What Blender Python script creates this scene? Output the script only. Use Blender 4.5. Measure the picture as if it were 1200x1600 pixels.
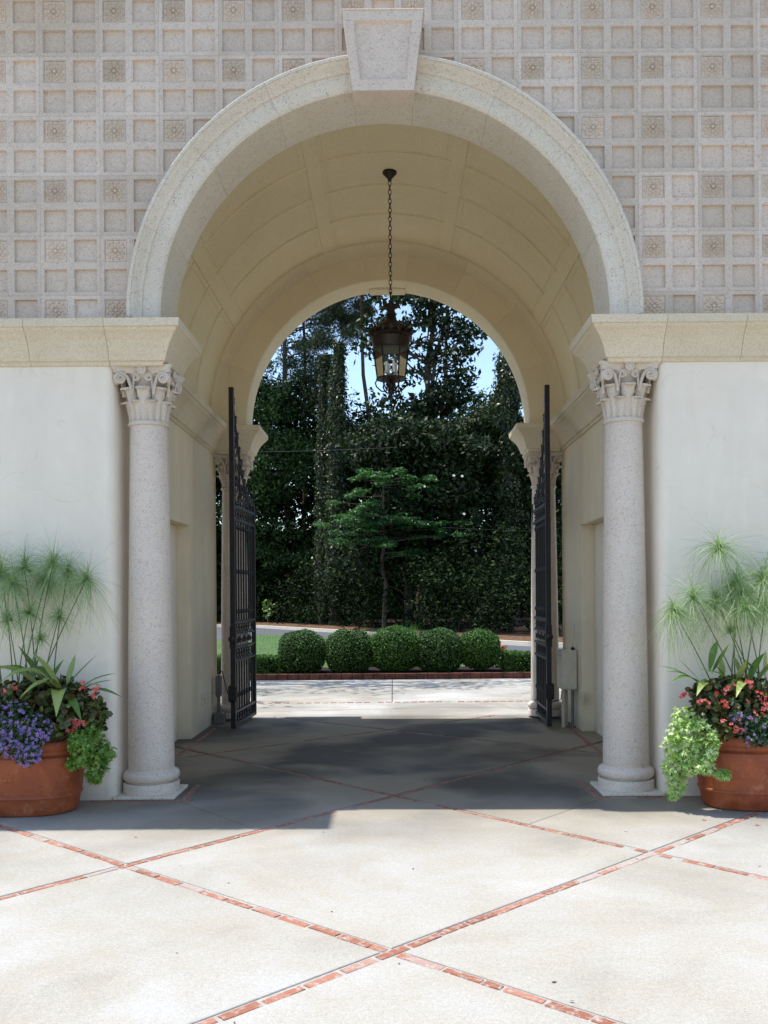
import bpy, bmesh, math, random
import numpy as np
from mathutils import Vector, Matrix
R_ = math.radians
random.seed(7); rng = np.random.default_rng(11)
scene = bpy.context.scene
for o in list(bpy.data.objects): bpy.data.objects.remove(o)

# ---------------------------------------------------------------- camera, world, sun, exposure
CX, CH, F = 0.045, 1.6, 1440.0            # camera x, eye height, focal length in photo pixels
cam = bpy.data.objects.new('camera', bpy.data.cameras.new('camera'))
scene.collection.objects.link(cam); scene.camera = cam
cam.data.sensor_fit = 'VERTICAL'; cam.data.sensor_height = 36; cam.data.lens = 36*F/1600
cam.data.shift_x = -14/1600; cam.data.shift_y = 130/1600
cam.data.clip_start = .05; cam.data.clip_end = 2000
cam.location = (CX, 0, CH)
cam.rotation_euler = (Matrix.Rotation(R_(90), 3, 'X') @ Matrix.Rotation(R_(-0.43), 3, 'Z')).to_euler()

SUN = Vector((-.33, .055, 1)).normalized()   # direction towards the sun
world = bpy.data.worlds.new('World'); scene.world = world; world.use_nodes = True
wt = world.node_tree; wt.nodes.clear()
sky = wt.nodes.new('ShaderNodeTexSky'); sky.sky_type = 'NISHITA'; sky.sun_disc = False
sky.sun_elevation = math.asin(SUN.z); sky.sun_rotation = math.atan2(SUN.x, SUN.y) % (2*math.pi)
sky.air_density = 1.1; sky.dust_density = 0.6; sky.ozone_density = 1.9
bg = wt.nodes.new('ShaderNodeBackground'); bg.inputs[1].default_value = .15
wo = wt.nodes.new('ShaderNodeOutputWorld')
wt.links.new(sky.outputs[0], bg.inputs[0]); wt.links.new(bg.outputs[0], wo.inputs[0])
sl = bpy.data.lights.new('sun', 'SUN'); sl.energy = 3.35; sl.angle = R_(.5); sl.color = (1, .96, .90)
so = bpy.data.objects.new('sun', sl); scene.collection.objects.link(so)
so.rotation_euler = SUN.to_track_quat('Z', 'Y').to_euler()
vs = scene.view_settings; vs.view_transform = 'Standard'; vs.look = 'None'; vs.gamma = 1
vs.use_curve_mapping = False; vs.exposure = 0.80
scene.cycles.max_bounces = 10; scene.cycles.diffuse_bounces = 7

# ---------------------------------------------------------------- helpers
def at(px, py, Y):
    """point of the place seen at photo pixel (px,py) when it stands Y metres away"""
    t = .0075
    x0 = px - t*(py-930); y0 = py + t*(px-614)
    return Vector((CX + (x0-614)/F*Y, Y, CH - (y0-930)/F*Y))
def gnd(px, py, z=0.0):
    t = .0075
    x0 = px - t*(py-930); y0 = py + t*(px-614)
    Y = (CH-z)*F/(y0-930)
    return Vector((CX + (x0-614)/F*Y, Y, z))
def put(o, parent=None):
    scene.collection.objects.link(o)
    if parent is not None: o.parent = parent
    return o
def tag(o, label=None, cat=None, group=None, kind=None):
    if label: o['label'] = label
    if cat: o['category'] = cat
    if group: o['group'] = group
    if kind: o['kind'] = kind
    return o
def empty(name, loc=(0, 0, 0), rz=0, **k):
    o = bpy.data.objects.new(name, None); o.location = loc; o.rotation_euler = (0, 0, rz)
    o.empty_display_size = .2; put(o); tag(o, **k); return o
def obj(name, me, parent=None, loc=None, rot=None, scale=None):
    o = bpy.data.objects.new(name, me); put(o, parent)
    if loc is not None: o.location = loc
    if rot is not None: o.rotation_euler = rot
    if scale is not None: o.scale = scale
    return o
class MB:
    """collects shapes into ONE mesh"""
    def __init__(s): s.v = []; s.f = []; s.sm = []
    def add(s, v, f, smooth=False, M=None):
        b = len(s.v)
        s.v += [tuple(M @ Vector(p)) if M is not None else tuple(p) for p in v]
        s.f += [tuple(i+b for i in q) for q in f]; s.sm += [smooth]*len(f); return s
    def box(s, a, b, M=None, bev=0):
        x0, y0, z0 = a; x1, y1, z1 = b
        if bev:
            bm = bmesh.new(); bmesh.ops.create_cube(bm, size=1)
            for v in bm.verts:
                v.co = Vector(((x0+x1)/2+v.co.x*(x1-x0), (y0+y1)/2+v.co.y*(y1-y0), (z0+z1)/2+v.co.z*(z1-z0)))
            bmesh.ops.bevel(bm, geom=bm.edges[:], offset=bev, segments=1, affect='EDGES', profile=.5)
            bm.verts.ensure_lookup_table(); bm.verts.index_update()
            s.add([v.co for v in bm.verts], [[v.index for v in f.verts] for f in bm.faces], False, M); bm.free(); return s
        v = [(x0,y0,z0),(x1,y0,z0),(x1,y1,z0),(x0,y1,z0),(x0,y0,z1),(x1,y0,z1),(x1,y1,z1),(x0,y1,z1)]
        return s.add(v, [(3,2,1,0),(4,5,6,7),(0,1,5,4),(1,2,6,5),(2,3,7,6),(3,0,4,7)], False, M)
    def tube(s, pts, r, n=6, caps=True, M=None, smooth=True):
        pts = [Vector(p) for p in pts]; k = len(pts)
        rs = r if isinstance(r, (list, tuple)) else [r]*k
        v = []; f = []; prev = None
        for i, p in enumerate(pts):
            d = (pts[min(i+1, k-1)] - pts[max(i-1, 0)]); d = d.normalized() if d.length > 1e-9 else Vector((0,0,1))
            if prev is None:
                a = d.cross(Vector((0,0,1)) if abs(d.z) < .9 else Vector((1,0,0))).normalized()
            else:
                a = prev - d*prev.dot(d); a = a.normalized() if a.length > 1e-6 else d.orthogonal().normalized()
            prev = a; b = d.cross(a)
            for j in range(n):
                t = 2*math.pi*j/n; v.append(p + (a*math.cos(t)+b*math.sin(t))*rs[i])
        for i in range(k-1):
            for j in range(n):
                f.append((i*n+j, i*n+(j+1) % n, (i+1)*n+(j+1) % n, (i+1)*n+j))
        if caps: f.append(tuple(range(n))[::-1]); f.append(tuple((k-1)*n+j for j in range(n)))
        return s.add(v, f, smooth, M)
    def lathe(s, prof, n=32, c=(0,0,0), sx=1, sy=1, caps=True, M=None, smooth=True, power=2.0):
        v = []; f = []
        for (r, z) in prof:
            for j in range(n):
                t = 2*math.pi*j/n; ct, st = math.cos(t), math.sin(t)
                if power != 2.0:
                    ct = math.copysign(abs(ct)**(2/power), ct); st = math.copysign(abs(st)**(2/power), st)
                v.append((c[0]+r*sx*ct, c[1]+r*sy*st, c[2]+z))
        k = len(prof)
        for i in range(k-1):
            for j in range(n): f.append((i*n+j, i*n+(j+1) % n, (i+1)*n+(j+1) % n, (i+1)*n+j))
        if caps: f.append(tuple(range(n))[::-1]); f.append(tuple((k-1)*n+j for j in range(n)))
        return s.add(v, f, smooth, M)
    def sweep(s, path, prof, closed_ends=True, smooth=False):
        """mitred sweep of profile [(offset to the right of travel, z)] along a plan path"""
        P = [Vector((p[0], p[1])) for p in path]; k = len(P); v = []; n = len(prof)
        for i in range(k):
            d0 = (P[i]-P[i-1]).normalized() if i else (P[1]-P[0]).normalized()
            d1 = (P[i+1]-P[i]).normalized() if i < k-1 else d0
            n0 = Vector((d0.y, -d0.x)); n1 = Vector((d1.y, -d1.x)); m = (n0+n1); m = m/ (1+n0.dot(n1)) 
            for (o, z) in prof: v.append((P[i].x+m.x*o, P[i].y+m.y*o, z))
        f = []
        for i in range(k-1):
            for j in range(n): f.append((i*n+j, (i+1)*n+j, (i+1)*n+(j+1) % n, i*n+(j+1) % n))
        if closed_ends: f.append(tuple(range(n))); f.append(tuple((k-1)*n+j for j in range(n))[::-1])
        return s.add(v, f, smooth)
    def arc(s, prof, a0, a1, n, cx, cz, smooth=True):
        """ring piece: profile [(r, y)] swept round the y axis through (cx,cz), angles from the vertical"""
        v = []; f = []; k = len(prof)
        for i in range(n+1):
            a = a0+(a1-a0)*i/n
            for (r, y) in prof: v.append((cx+r*math.sin(a), y, cz+r*math.cos(a)))
        for i in range(n):
            for j in range(k): f.append((i*k+j, i*k+(j+1) % k, (i+1)*k+(j+1) % k, (i+1)*k+j))
        s.add(v, f, smooth); b = len(s.v)-len(v)
        s.f += [tuple(b+j for j in range(k))[::-1], tuple(b+n*k+j for j in range(k))]; s.sm += [False, False]
        return s
    def mesh(s, name, mat, sharp=35):
        me = bpy.data.meshes.new(name); me.from_pydata(s.v, [], s.f)
        bm = bmesh.new(); bm.from_mesh(me); bmesh.ops.recalc_face_normals(bm, faces=bm.faces); bm.to_mesh(me); bm.free()
        me.polygons.foreach_set('use_smooth', s.sm)
        if any(s.sm):
            me.set_sharp_from_angle(angle=R_(sharp))
        if mat: me.materials.append(mat)
        me.update(); return me
    def build(s, name, mat, parent=None, **k):
        return obj(name, s.mesh(name, mat), parent, **k)

# ---------------------------------------------------------------- materials
def nodes(name):
    m = bpy.data.materials.new(name); m.use_nodes = True; t = m.node_tree
    return m, t, t.nodes['Principled BSDF'], t.links
def N(t, kind, **k):
    n = t.nodes.new(kind)
    for a, b in k.items():
        if a in n.inputs.keys() if isinstance(a, str) else False: n.inputs[a].default_value = b
        else: setattr(n, a, b)
    return n
def noise(t, scale, detail=4, rough=.6, vec=None, dist=0):
    n = t.nodes.new('ShaderNodeTexNoise'); n.inputs['Scale'].default_value = scale
    n.inputs['Detail'].default_value = detail; n.inputs['Roughness'].default_value = rough; n.inputs['Distortion'].default_value = dist
    if vec is not None: t.links.new(vec, n.inputs['Vector'])
    return n.outputs['Fac']
def ramp(t, fac, stops):
    r = t.nodes.new('ShaderNodeValToRGB'); e = r.color_ramp.elements
    while len(e) < len(stops): e.new(.5)
    for i, (p, c) in enumerate(stops):
        e[i].position = p; e[i].color = (*c, 1) if len(c) == 3 else c
    t.links.new(fac, r.inputs[0]); return r.outputs[0]
def mix(t, fac, a, b, mode='MIX'):
    m = t.nodes.new('ShaderNodeMix'); m.data_type = 'RGBA'; m.blend_type = mode
    for i, x in ((0, fac), (6, a), (7, b)):
        if isinstance(x, (int, float)): m.inputs[i].default_value = x
        elif isinstance(x, tuple): m.inputs[i].default_value = (*x, 1)
        else: t.links.new(x, m.inputs[i])
    return m.outputs[2]
def bump(t, h, b, strength=.4, dist=.01):
    n = t.nodes.new('ShaderNodeBump'); n.inputs['Strength'].default_value = strength; n.inputs['Distance'].default_value = dist
    t.links.new(h, n.inputs['Height']); t.links.new(n.outputs[0], b.inputs['Normal']); return n
def geo_pos(t): return t.nodes.new('ShaderNodeNewGeometry').outputs['Position']
def obj_rand(t): return t.nodes.new('ShaderNodeObjectInfo').outputs['Random']
def isl(t): return t.nodes.new('ShaderNodeNewGeometry').outputs['Random Per Island']

def stone(name, c1, c2, pit=(.36,.28,.23), pits=True, scale=1.0, stain=.3, tint=.14):
    m, t, b, L = nodes(name); p = geo_pos(t)
    big = noise(t, 1.7*scale, 5, .65, p); mid = noise(t, 9*scale, 5, .7, p); fine = noise(t, 90*scale, 4, .8, p)
    col = ramp(t, big, [(.3, c1), (.7, c2)])
    col = mix(t, mid, mix(t, .5, col, tuple(x*(1-stain) for x in c1)), col)
    grain = ramp(t, fine, [(.32, (.76,.74,.73)), (.5, (1,1,1)), (.7, (1.10,1.09,1.08))])
    col = mix(t, 1.0, col, grain, 'MULTIPLY')
    # piece to piece variation
    rv = ramp(t, obj_rand(t), [(0, (1-tint,1-tint*1.1,1-tint*1.3)), (1, (1+tint*.4,1+tint*.3,1+tint*.3))])
    col = mix(t, 1.0, col, rv, 'MULTIPLY')
    h = mix(t, .5, mid, fine)
    if pits:
        v = t.nodes.new('ShaderNodeTexVoronoi'); v.inputs['Scale'].default_value = 78*scale; L.new(p, v.inputs['Vector'])
        pm = ramp(t, v.outputs['Distance'], [(.22, (1,1,1)), (.38, (0,0,0))])
        sel = ramp(t, noise(t, 31*scale, 2, .6, p), [(.50, (0,0,0)), (.58, (1,1,1))])
        pm = mix(t, 1.0, pm, sel, 'MULTIPLY'); col = mix(t, pm, col, pit); 
        h = mix(t, pm, h, (0,0,0))
    L.new(col, b.inputs['Base Color']); b.inputs['Roughness'].default_value = .88; b.inputs['Specular IOR Level'].default_value = .25
    bump(t, h, b, .35, .006); return m
def plaster(name, c1, c2, bs=.25, streak=0.5, foot=True):
    m, t, b, L = nodes(name); p = geo_pos(t)
    mp = t.nodes.new('ShaderNodeMapping'); mp.inputs['Scale'].default_value = (3.2, 3.2, .55); L.new(p, mp.inputs[0])
    st = noise(t, 1.3, 6, .65, mp.outputs[0], .4); fine = noise(t, 60, 4, .7, p); mid = noise(t, 5, 5, .6, p, .6)
    col = ramp(t, st, [(.32, c2), (.62, c1)])
    col = mix(t, ramp(t, mid, [(.3, (.6,)*3), (.7, (0,)*3)]), col, tuple(x*y for x, y in zip(c1, (.88,.86,.82))))
    patch = noise(t, 1.1, 3, .5, p, 1.5); col = mix(t, ramp(t, patch, [(.52, (0,)*3), (.60, (.35,)*3)]), col, tuple(x*.90 for x in c1))
    cr = t.nodes.new('ShaderNodeTexVoronoi'); cr.feature = 'DISTANCE_TO_EDGE'; cr.inputs['Scale'].default_value = .75
    wv = t.nodes.new('ShaderNodeVectorMath'); wv.operation = 'ADD'; L.new(p, wv.inputs[0]); nz = t.nodes.new('ShaderNodeTexNoise'); nz.inputs['Scale'].default_value = 1.1; nz.inputs['Detail'].default_value = 5; L.new(p, nz.inputs['Vector']); L.new(nz.outputs['Color'], wv.inputs[1]); L.new(wv.outputs[0], cr.inputs['Vector'])
    ck = mix(t, 1.0, ramp(t, cr.outputs['Distance'], [(.0, (.18,)*3), (.003, (0,)*3)]), ramp(t, patch, [(.45, (0,)*3), (.55, (1,)*3)]), 'MULTIPLY')
    col = mix(t, ck, col, (.40,.35,.29))
    if foot:   # splash-back dirt above the paving
        sx = t.nodes.new('ShaderNodeSeparateXYZ'); L.new(p, sx.inputs[0])
        ad = t.nodes.new('ShaderNodeMath'); ad.operation = 'MULTIPLY_ADD'; L.new(mid, ad.inputs[0]); ad.inputs[1].default_value = .5; L.new(sx.outputs[2], ad.inputs[2])
        col = mix(t, ramp(t, ad.outputs[0], [(.2, (.5,)*3), (.52, (0,)*3)]), col, (.42,.37,.30))
    L.new(col, b.inputs['Base Color']); b.inputs['Roughness'].default_value = .9; b.inputs['Specular IOR Level'].default_value = .2
    bump(t, mix(t, .5, fine, mid), b, bs, .006); return m
def simple(name, c, rough=.6, metal=0, var=.15, scale=20, bs=.1, spec=.5):
    m, t, b, L = nodes(name)
    n = noise(t, scale, 5, .65, geo_pos(t))
    L.new(ramp(t, n, [(.3, tuple(x*(1-var) for x in c)), (.7, tuple(min(1, x*(1+var)) for x in c))]), b.inputs['Base Color'])
    b.inputs['Roughness'].default_value = rough; b.inputs['Metallic'].default_value = metal; b.inputs['Specular IOR Level'].default_value = spec
    bump(t, n, b, bs, .004); return m
def leafm(name, cols, rough=.42, trans=.25, spec=.5, back=None):
    m, t, b, L = nodes(name)
    k = len(cols); col = ramp(t, isl(t), [(i/(k-1) if k > 1 else 0, c) for i, c in enumerate(cols)])
    L.new(col, b.inputs['Base Color']); b.inputs['Roughness'].default_value = rough; b.inputs['Specular IOR Level'].default_value = spec
    if trans:
        tr = t.nodes.new('ShaderNodeBsdfTranslucent'); L.new(mix(t, 1.0, col, (1.0,1.35,.45), 'MULTIPLY'), tr.inputs[0])
        ms = t.nodes.new('ShaderNodeMixShader'); ms.inputs[0].default_value = trans
        L.new(b.outputs[0], ms.inputs[1]); L.new(tr.outputs[0], ms.inputs[2]); L.new(ms.outputs[0], t.nodes['Material Output'].inputs[0])
    return m

M_tile = stone('cast_stone_tile', (.67,.56,.46), (.76,.66,.56), pit=(.42,.33,.27), stain=.20)
M_floral = stone('cast_stone_floral', (.69,.56,.44), (.77,.66,.54), pits=False, stain=.25)
M_col = stone('column_stone', (.68,.58,.49), (.76,.67,.58), pit=(.42,.33,.28), stain=.12, tint=.03)
M_ring = stone('arch_stone', (.69,.615,.50), (.75,.69,.585), stain=.15, tint=.05)
M_ring2 = stone('inner_arch_stone', (.75,.64,.44), (.80,.70,.51), pits=False, stain=.12, tint=.05)
M_corn = stone('cornice_stone', (.72,.61,.44), (.78,.69,.54), pit=(.52,.42,.30), stain=.25, tint=.06)
M_cap = stone('capital_stone', (.66,.57,.47), (.72,.64,.55), pits=False, stain=.3, tint=.03)
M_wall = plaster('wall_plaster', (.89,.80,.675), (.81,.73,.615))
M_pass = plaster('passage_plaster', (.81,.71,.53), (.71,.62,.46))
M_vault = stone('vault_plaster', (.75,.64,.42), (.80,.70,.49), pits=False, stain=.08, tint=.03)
M_iron = simple('wrought_iron', (.018,.016,.017), .5, .3, .4, 60)
M_bronze = simple('dark_bronze', (.035,.024,.017), .45, .6, .5, 50, .3)
M_candle = simple('candle_tube', (.75,.70,.58), .5)
M_brick2 = simple('old_kerb_brick', (.12,.05,.037), .95, 0, .5, 7, .6, .2)
M_grey = simple('grey_metal', (.16,.16,.16), .5, .3, .2, 30)
M_rubber = simple('black_cable', (.015,.015,.015), .6)
M_box = simple('beige_paint', (.62,.56,.43), .5, 0, .08, 12)
M_bark = simple('grey_bark', (.10,.08,.06), .95, 0, .6, 9, 1.0, .1)
M_pale = simple('pale_bark', (.30,.27,.22), .9, 0, .4, 9, .8, .1)
M_stem = simple('green_stem', (.09,.13,.045), .5, 0, .35, 30)
M_mulch = simple('mulch', (.030,.020,.014), .95, 0, .7, 30, 1.0, .1)
M_straw = simple('pine_straw', (.13,.075,.045), .95, 0, .6, 14, 1.0, .1)
M_asph = simple('asphalt', (.10,.105,.115), .85, 0, .2, 40, .4, .3)
M_rooft = simple('roof_clay', (.36,.16,.09), .8, 0, .3, 6, .3)
def glass():
    m, t, b, L = nodes('lantern_glass'); g = t.nodes.new('ShaderNodeBsdfGlass'); g.inputs['IOR'].default_value = 1.12; g.inputs['Roughness'].default_value = .02
    tr = t.nodes.new('ShaderNodeBsdfTransparent'); gl = t.nodes.new('ShaderNodeBsdfGlossy'); gl.inputs['Roughness'].default_value = .05
    fr = t.nodes.new('ShaderNodeFresnel'); fr.inputs[0].default_value = 1.22
    ms = t.nodes.new('ShaderNodeMixShader'); L.new(fr.outputs[0], ms.inputs[0]); L.new(tr.outputs[0], ms.inputs[1]); L.new(gl.outputs[0], ms.inputs[2])
    L.new(ms.outputs[0], t.nodes['Material Output'].inputs[0]); return m
M_glass = glass()
def concrete():
    m, t, b, L = nodes('courtyard_concrete'); p = geo_pos(t)
    big = noise(t, .55, 6, .62, p, .5); mid = noise(t, 3.2, 6, .7, p, .3); fine = noise(t, 120, 3, .85, p); sand = noise(t, 42, 5, .85, p)
    col = ramp(t, big, [(.3, (.33,.305,.255)), (.45, (.44,.425,.385)), (.62, (.495,.493,.478)), (.8, (.52,.524,.526))])
    col = mix(t, ramp(t, mid, [(.35, (.6,)*3), (.60, (0,)*3)]), col, (.43,.395,.33))
    col = mix(t, 1.0, col, ramp(t, fine, [(.34, (.78,.765,.75)), (.66, (1.13,1.13,1.13))]), 'MULTIPLY')
    col = mix(t, 1.0, col, ramp(t, sand, [(.34, (.86,.85,.835)), (.66, (1.08,1.08,1.08))]), 'MULTIPLY')
    # old damp stains, worst by the building; shade of the passage painted over them
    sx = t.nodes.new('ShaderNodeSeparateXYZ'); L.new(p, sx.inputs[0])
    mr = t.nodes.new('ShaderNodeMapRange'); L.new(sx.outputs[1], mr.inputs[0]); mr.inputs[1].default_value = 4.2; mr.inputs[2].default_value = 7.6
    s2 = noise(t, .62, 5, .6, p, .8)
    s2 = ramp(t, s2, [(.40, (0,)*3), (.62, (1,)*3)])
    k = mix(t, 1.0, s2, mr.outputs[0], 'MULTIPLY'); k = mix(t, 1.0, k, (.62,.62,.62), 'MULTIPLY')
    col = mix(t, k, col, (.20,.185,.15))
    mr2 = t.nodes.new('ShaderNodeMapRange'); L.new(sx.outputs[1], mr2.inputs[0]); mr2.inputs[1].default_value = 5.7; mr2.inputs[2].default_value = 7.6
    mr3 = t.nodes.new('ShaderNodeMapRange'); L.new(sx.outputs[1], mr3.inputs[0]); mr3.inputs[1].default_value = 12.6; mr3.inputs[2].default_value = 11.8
    k2 = mix(t, 1.0, mix(t, 1.0, mr2.outputs[0], mr3.outputs[0], 'MULTIPLY'), (.80,.80,.80), 'MULTIPLY')  # passage floor darkened in its colour to deepen the shade, mottled with stain patches
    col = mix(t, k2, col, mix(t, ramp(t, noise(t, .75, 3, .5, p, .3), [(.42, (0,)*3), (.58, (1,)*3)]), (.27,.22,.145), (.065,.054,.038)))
    col = mix(t, 1.0, col, ramp(t, obj_rand(t), [(0, (.94,.94,.93)), (1, (1.03,1.03,1.03))]), 'MULTIPLY')
    L.new(col, b.inputs['Base Color']); b.inputs['Roughness'].default_value = .92; b.inputs['Specular IOR Level'].default_value = .12
    bump(t, mix(t, .5, fine, sand), b, .6, .005); return m
M_conc = concrete()
def brickm():
    m, t, b, L = nodes('paving_brick'); p = geo_pos(t)
    col = ramp(t, obj_rand(t), [(0, (.27,.10,.06)), (.4, (.36,.145,.09)), (.8, (.41,.19,.13)), (.9, (.40,.29,.25)), (1, (.43,.36,.32))])
    n = noise(t, 24, 5, .75, p); f = noise(t, 120, 3, .7, p)
    col = mix(t, ramp(t, n, [(.50, (0,)*3), (.64, (.8,)*3)]), col, (.50,.43,.38))
    col = mix(t, 1.0, col, ramp(t, f, [(.3, (.8,)*3), (.7, (1.1,)*3)]), 'MULTIPLY')
    sx = t.nodes.new('ShaderNodeSeparateXYZ'); L.new(p, sx.inputs[0])     # darker, browner brick under the arch
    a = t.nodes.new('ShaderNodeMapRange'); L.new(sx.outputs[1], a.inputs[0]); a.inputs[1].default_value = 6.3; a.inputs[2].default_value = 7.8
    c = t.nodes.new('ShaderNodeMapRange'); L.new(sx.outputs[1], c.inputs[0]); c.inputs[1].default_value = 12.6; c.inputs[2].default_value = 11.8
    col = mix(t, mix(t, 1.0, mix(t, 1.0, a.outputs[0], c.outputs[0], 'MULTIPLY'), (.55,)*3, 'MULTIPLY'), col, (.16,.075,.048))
    L.new(col, b.inputs['Base Color']); b.inputs['Roughness'].default_value = .9; bump(t, n, b, .5, .005); return m
M_brick = brickm()
def mortarm():
    m, t, b, L = nodes('mortar'); p = geo_pos(t); n = noise(t, 40, 4, .7, p)
    col = ramp(t, n, [(.3, (.30,.28,.24)), (.7, (.47,.45,.41))])
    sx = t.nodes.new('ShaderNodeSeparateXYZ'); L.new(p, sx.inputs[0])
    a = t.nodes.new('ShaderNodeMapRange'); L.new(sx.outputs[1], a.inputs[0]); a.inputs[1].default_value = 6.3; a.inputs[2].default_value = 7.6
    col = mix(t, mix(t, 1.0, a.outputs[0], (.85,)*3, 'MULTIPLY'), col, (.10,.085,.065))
    L.new(col, b.inputs['Base Color']); b.inputs['Roughness'].default_value = .95; b.inputs['Specular IOR Level'].default_value = .1; bump(t, n, b, .5, .004); return m
M_mortar = mortarm()
def terracotta():
    m, t, b, L = nodes('terracotta'); p = geo_pos(t)
    big = noise(t, 4.5, 6, .65, p, .5); fine = noise(t, 70, 4, .7, p)
    col = ramp(t, big, [(.3, (.20,.040,.012)), (.55, (.33,.078,.022)), (.75, (.40,.12,.045))])
    bloom = ramp(t, noise(t, 9, 6, .75, p, 1.2), [(.56, (0,)*3), (.80, (.42,)*3)])
    col = mix(t, bloom, col, (.62,.42,.30)); col = mix(t, 1.0, col, ramp(t, fine, [(.3, (.85,)*3), (.7, (1.1,)*3)]), 'MULTIPLY')
    L.new(col, b.inputs['Base Color']); L.new(ramp(t, big, [(.3, (.48,)*3), (.7, (.75,)*3)]), b.inputs['Roughness'])
    bump(t, fine, b, .25, .004); return m
M_terra = terracotta()
def grassm():
    m, t, b, L = nodes('lawn'); p = geo_pos(t)
    n = noise(t, .7, 6, .7, p); f = noise(t, 22, 4, .8, p)
    col = mix(t, 1.0, ramp(t, n, [(.3, (.06,.12,.025)), (.7, (.10,.19,.04))]), ramp(t, f, [(.3, (.6,)*3), (.7, (1.3,)*3)]), 'MULTIPLY')
    L.new(col, b.inputs['Base Color']); b.inputs['Roughness'].default_value = .8; bump(t, f, b, 1, .04); return m
M_lawn = grassm()
# ================================================================ THE GROUND
m = MB(); m.box((-90, -60, -.6), (90, 180, -.06)); tag(m.build('ground', M_mulch), kind='structure')
YF, YW, YE = 7.27, 7.79, 12.2        # near wall face, back of near arch, far face of the building
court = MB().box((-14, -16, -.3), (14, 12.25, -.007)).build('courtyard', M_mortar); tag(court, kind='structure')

# diagonal brick bands: lines a->b on the ground, half width of the channel
BW = .030
LN = [((-.017,4.136),(2.352,6.42)), ((-1.65,5.45),(1.82,9.47)), ((-1.9,9.37),(-.06,10.97)),
      ((-.017,4.136),(-1.65,5.53)), ((1.6,5.67),(-1.9,9.38)), ((-.06,10.97),(1.82,9.46)),
      ((-1.95,3.2+.0),(2.6,-1.2)), ((-3.2,-.75),(1.9,3.95)), ]
LN = LN[:6]
# further bands of the same lattice, behind and beside the camera
LN += [((3.2,4.10),(0.,.80)), ((-3.2,4.05),(0.,.80))]
LN = [((a[0]+CX, a[1]), (b[0]+CX, b[1])) for a, b in LN]
polys = [[(-14,-16),(14,-16),(14,12.25),(-14,12.25)]]
def clip(poly, n, d):
    out = []
    for i in range(len(poly)):
        a, b = poly[i-1], poly[i]; da = n[0]*a[0]+n[1]*a[1]-d; db = n[0]*b[0]+n[1]*b[1]-d
        if (da >= 0) != (db >= 0):
            t = da/(da-db); out.append((a[0]+(b[0]-a[0])*t, a[1]+(b[1]-a[1])*t))
        if db >= 0: out.append(b)
    return out
def area(p): return abs(sum(p[i-1][0]*p[i][1]-p[i][0]*p[i-1][1] for i in range(len(p))))/2
def inside(p, q):
    s = [ (p[i][0]-p[i-1][0])*(q[1]-p[i-1][1])-(p[i][1]-p[i-1][1])*(q[0]-p[i-1][0]) for i in range(len(p))]
    return all(x >= 0 for x in s) or all(x <= 0 for x in s)
def cut(a, b, w, only=None):
    global polys
    dx, dy = b[0]-a[0], b[1]-a[1]; l = math.hypot(dx, dy); n = (-dy/l, dx/l); d = n[0]*a[0]+n[1]*a[1]; out = []
    for p in polys:
        if only and not inside(p, only): out.append(p); continue
        for q in (clip(p, n, d+w), clip(p, (-n[0], -n[1]), -(d-w))):
            if len(q) > 2 and area(q) > .002: out.append(q)
    polys = out
for a, b in LN: cut(a, b, BW+.006)
cut((-1.664+CX,7.19), (-.996+CX,6.38), .0045, (-1.33+CX,6.79))
cut((.984+CX,6.47), (1.237+CX,6.76), .0035, (1.1+CX,6.62))
cut((-1.742+CX,7.69), (-1.088+CX,8.42), .0035, (-1.4+CX,8.05))
cut((1.742+CX,7.69), (1.188+CX,8.42), .0035, (1.5+CX,8.05))
cut((-14,-3), (14,-3), .004); cut((6.5,-16), (6.5,12), .004); cut((-6.5,-16), (-6.5,12), .004)
for p in polys:
    if area(p) < .01: continue
    if sum((p[i-1][0]*p[i][1]-p[i][0]*p[i-1][1]) for i in range(len(p))) < 0: p = p[::-1]
    c = (sum(x for x, _ in p)/len(p), sum(y for _, y in p)/len(p)); n = len(p)
    sh = []
    for q in p:
        v = Vector((q[0]-c[0], q[1]-c[1])); l = v.length; v *= (l-.006)/l if l > .02 else 1; sh.append((c[0]+v.x, c[1]+v.y))
    v = [(x, y, -.03) for x, y in p]+[(x, y, -.003) for x, y in p]+[(x, y, 0) for x, y in sh]
    f = [tuple(range(2*n, 3*n))]+[(i, (i+1) % n, n+(i+1) % n, n+i) for i in range(n)]+[(n+i, n+(i+1) % n, 2*n+(i+1) % n, 2*n+i) for i in range(n)]
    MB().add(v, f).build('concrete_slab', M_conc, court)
# bricks of the bands (shared meshes)
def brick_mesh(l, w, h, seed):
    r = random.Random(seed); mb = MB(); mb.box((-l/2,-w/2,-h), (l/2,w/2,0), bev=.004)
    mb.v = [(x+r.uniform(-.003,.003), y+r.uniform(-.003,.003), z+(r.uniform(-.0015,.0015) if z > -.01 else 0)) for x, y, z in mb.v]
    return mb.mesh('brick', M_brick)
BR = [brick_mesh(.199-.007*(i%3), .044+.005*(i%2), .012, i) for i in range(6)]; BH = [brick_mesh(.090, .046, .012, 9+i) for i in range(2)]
def lay(a, b, parent, z=-.002, skip=None, stuff=None):
    a = Vector((*a, z)); b = Vector((*b, z)); d = (b-a); L = d.length; d /= L; ang = math.atan2(d.y, d.x); s = .1
    nrm = Vector((-d.y, d.x, 0))
    while s < L-.05:
        half = random.random() < .08; l = .092 if half else .198; s += l/2
        q = a+d*s+nrm*(random.uniform(-.004,.004)+.006*math.sin(s*2.3+ang*7))
        s += l/2+.007
        if skip and skip(q): continue
        o = obj('brick', random.choice(BH if half else BR), parent, q, (random.uniform(-.01,.01), random.uniform(-.006,.006), ang+random.uniform(-.02,.02)))
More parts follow.
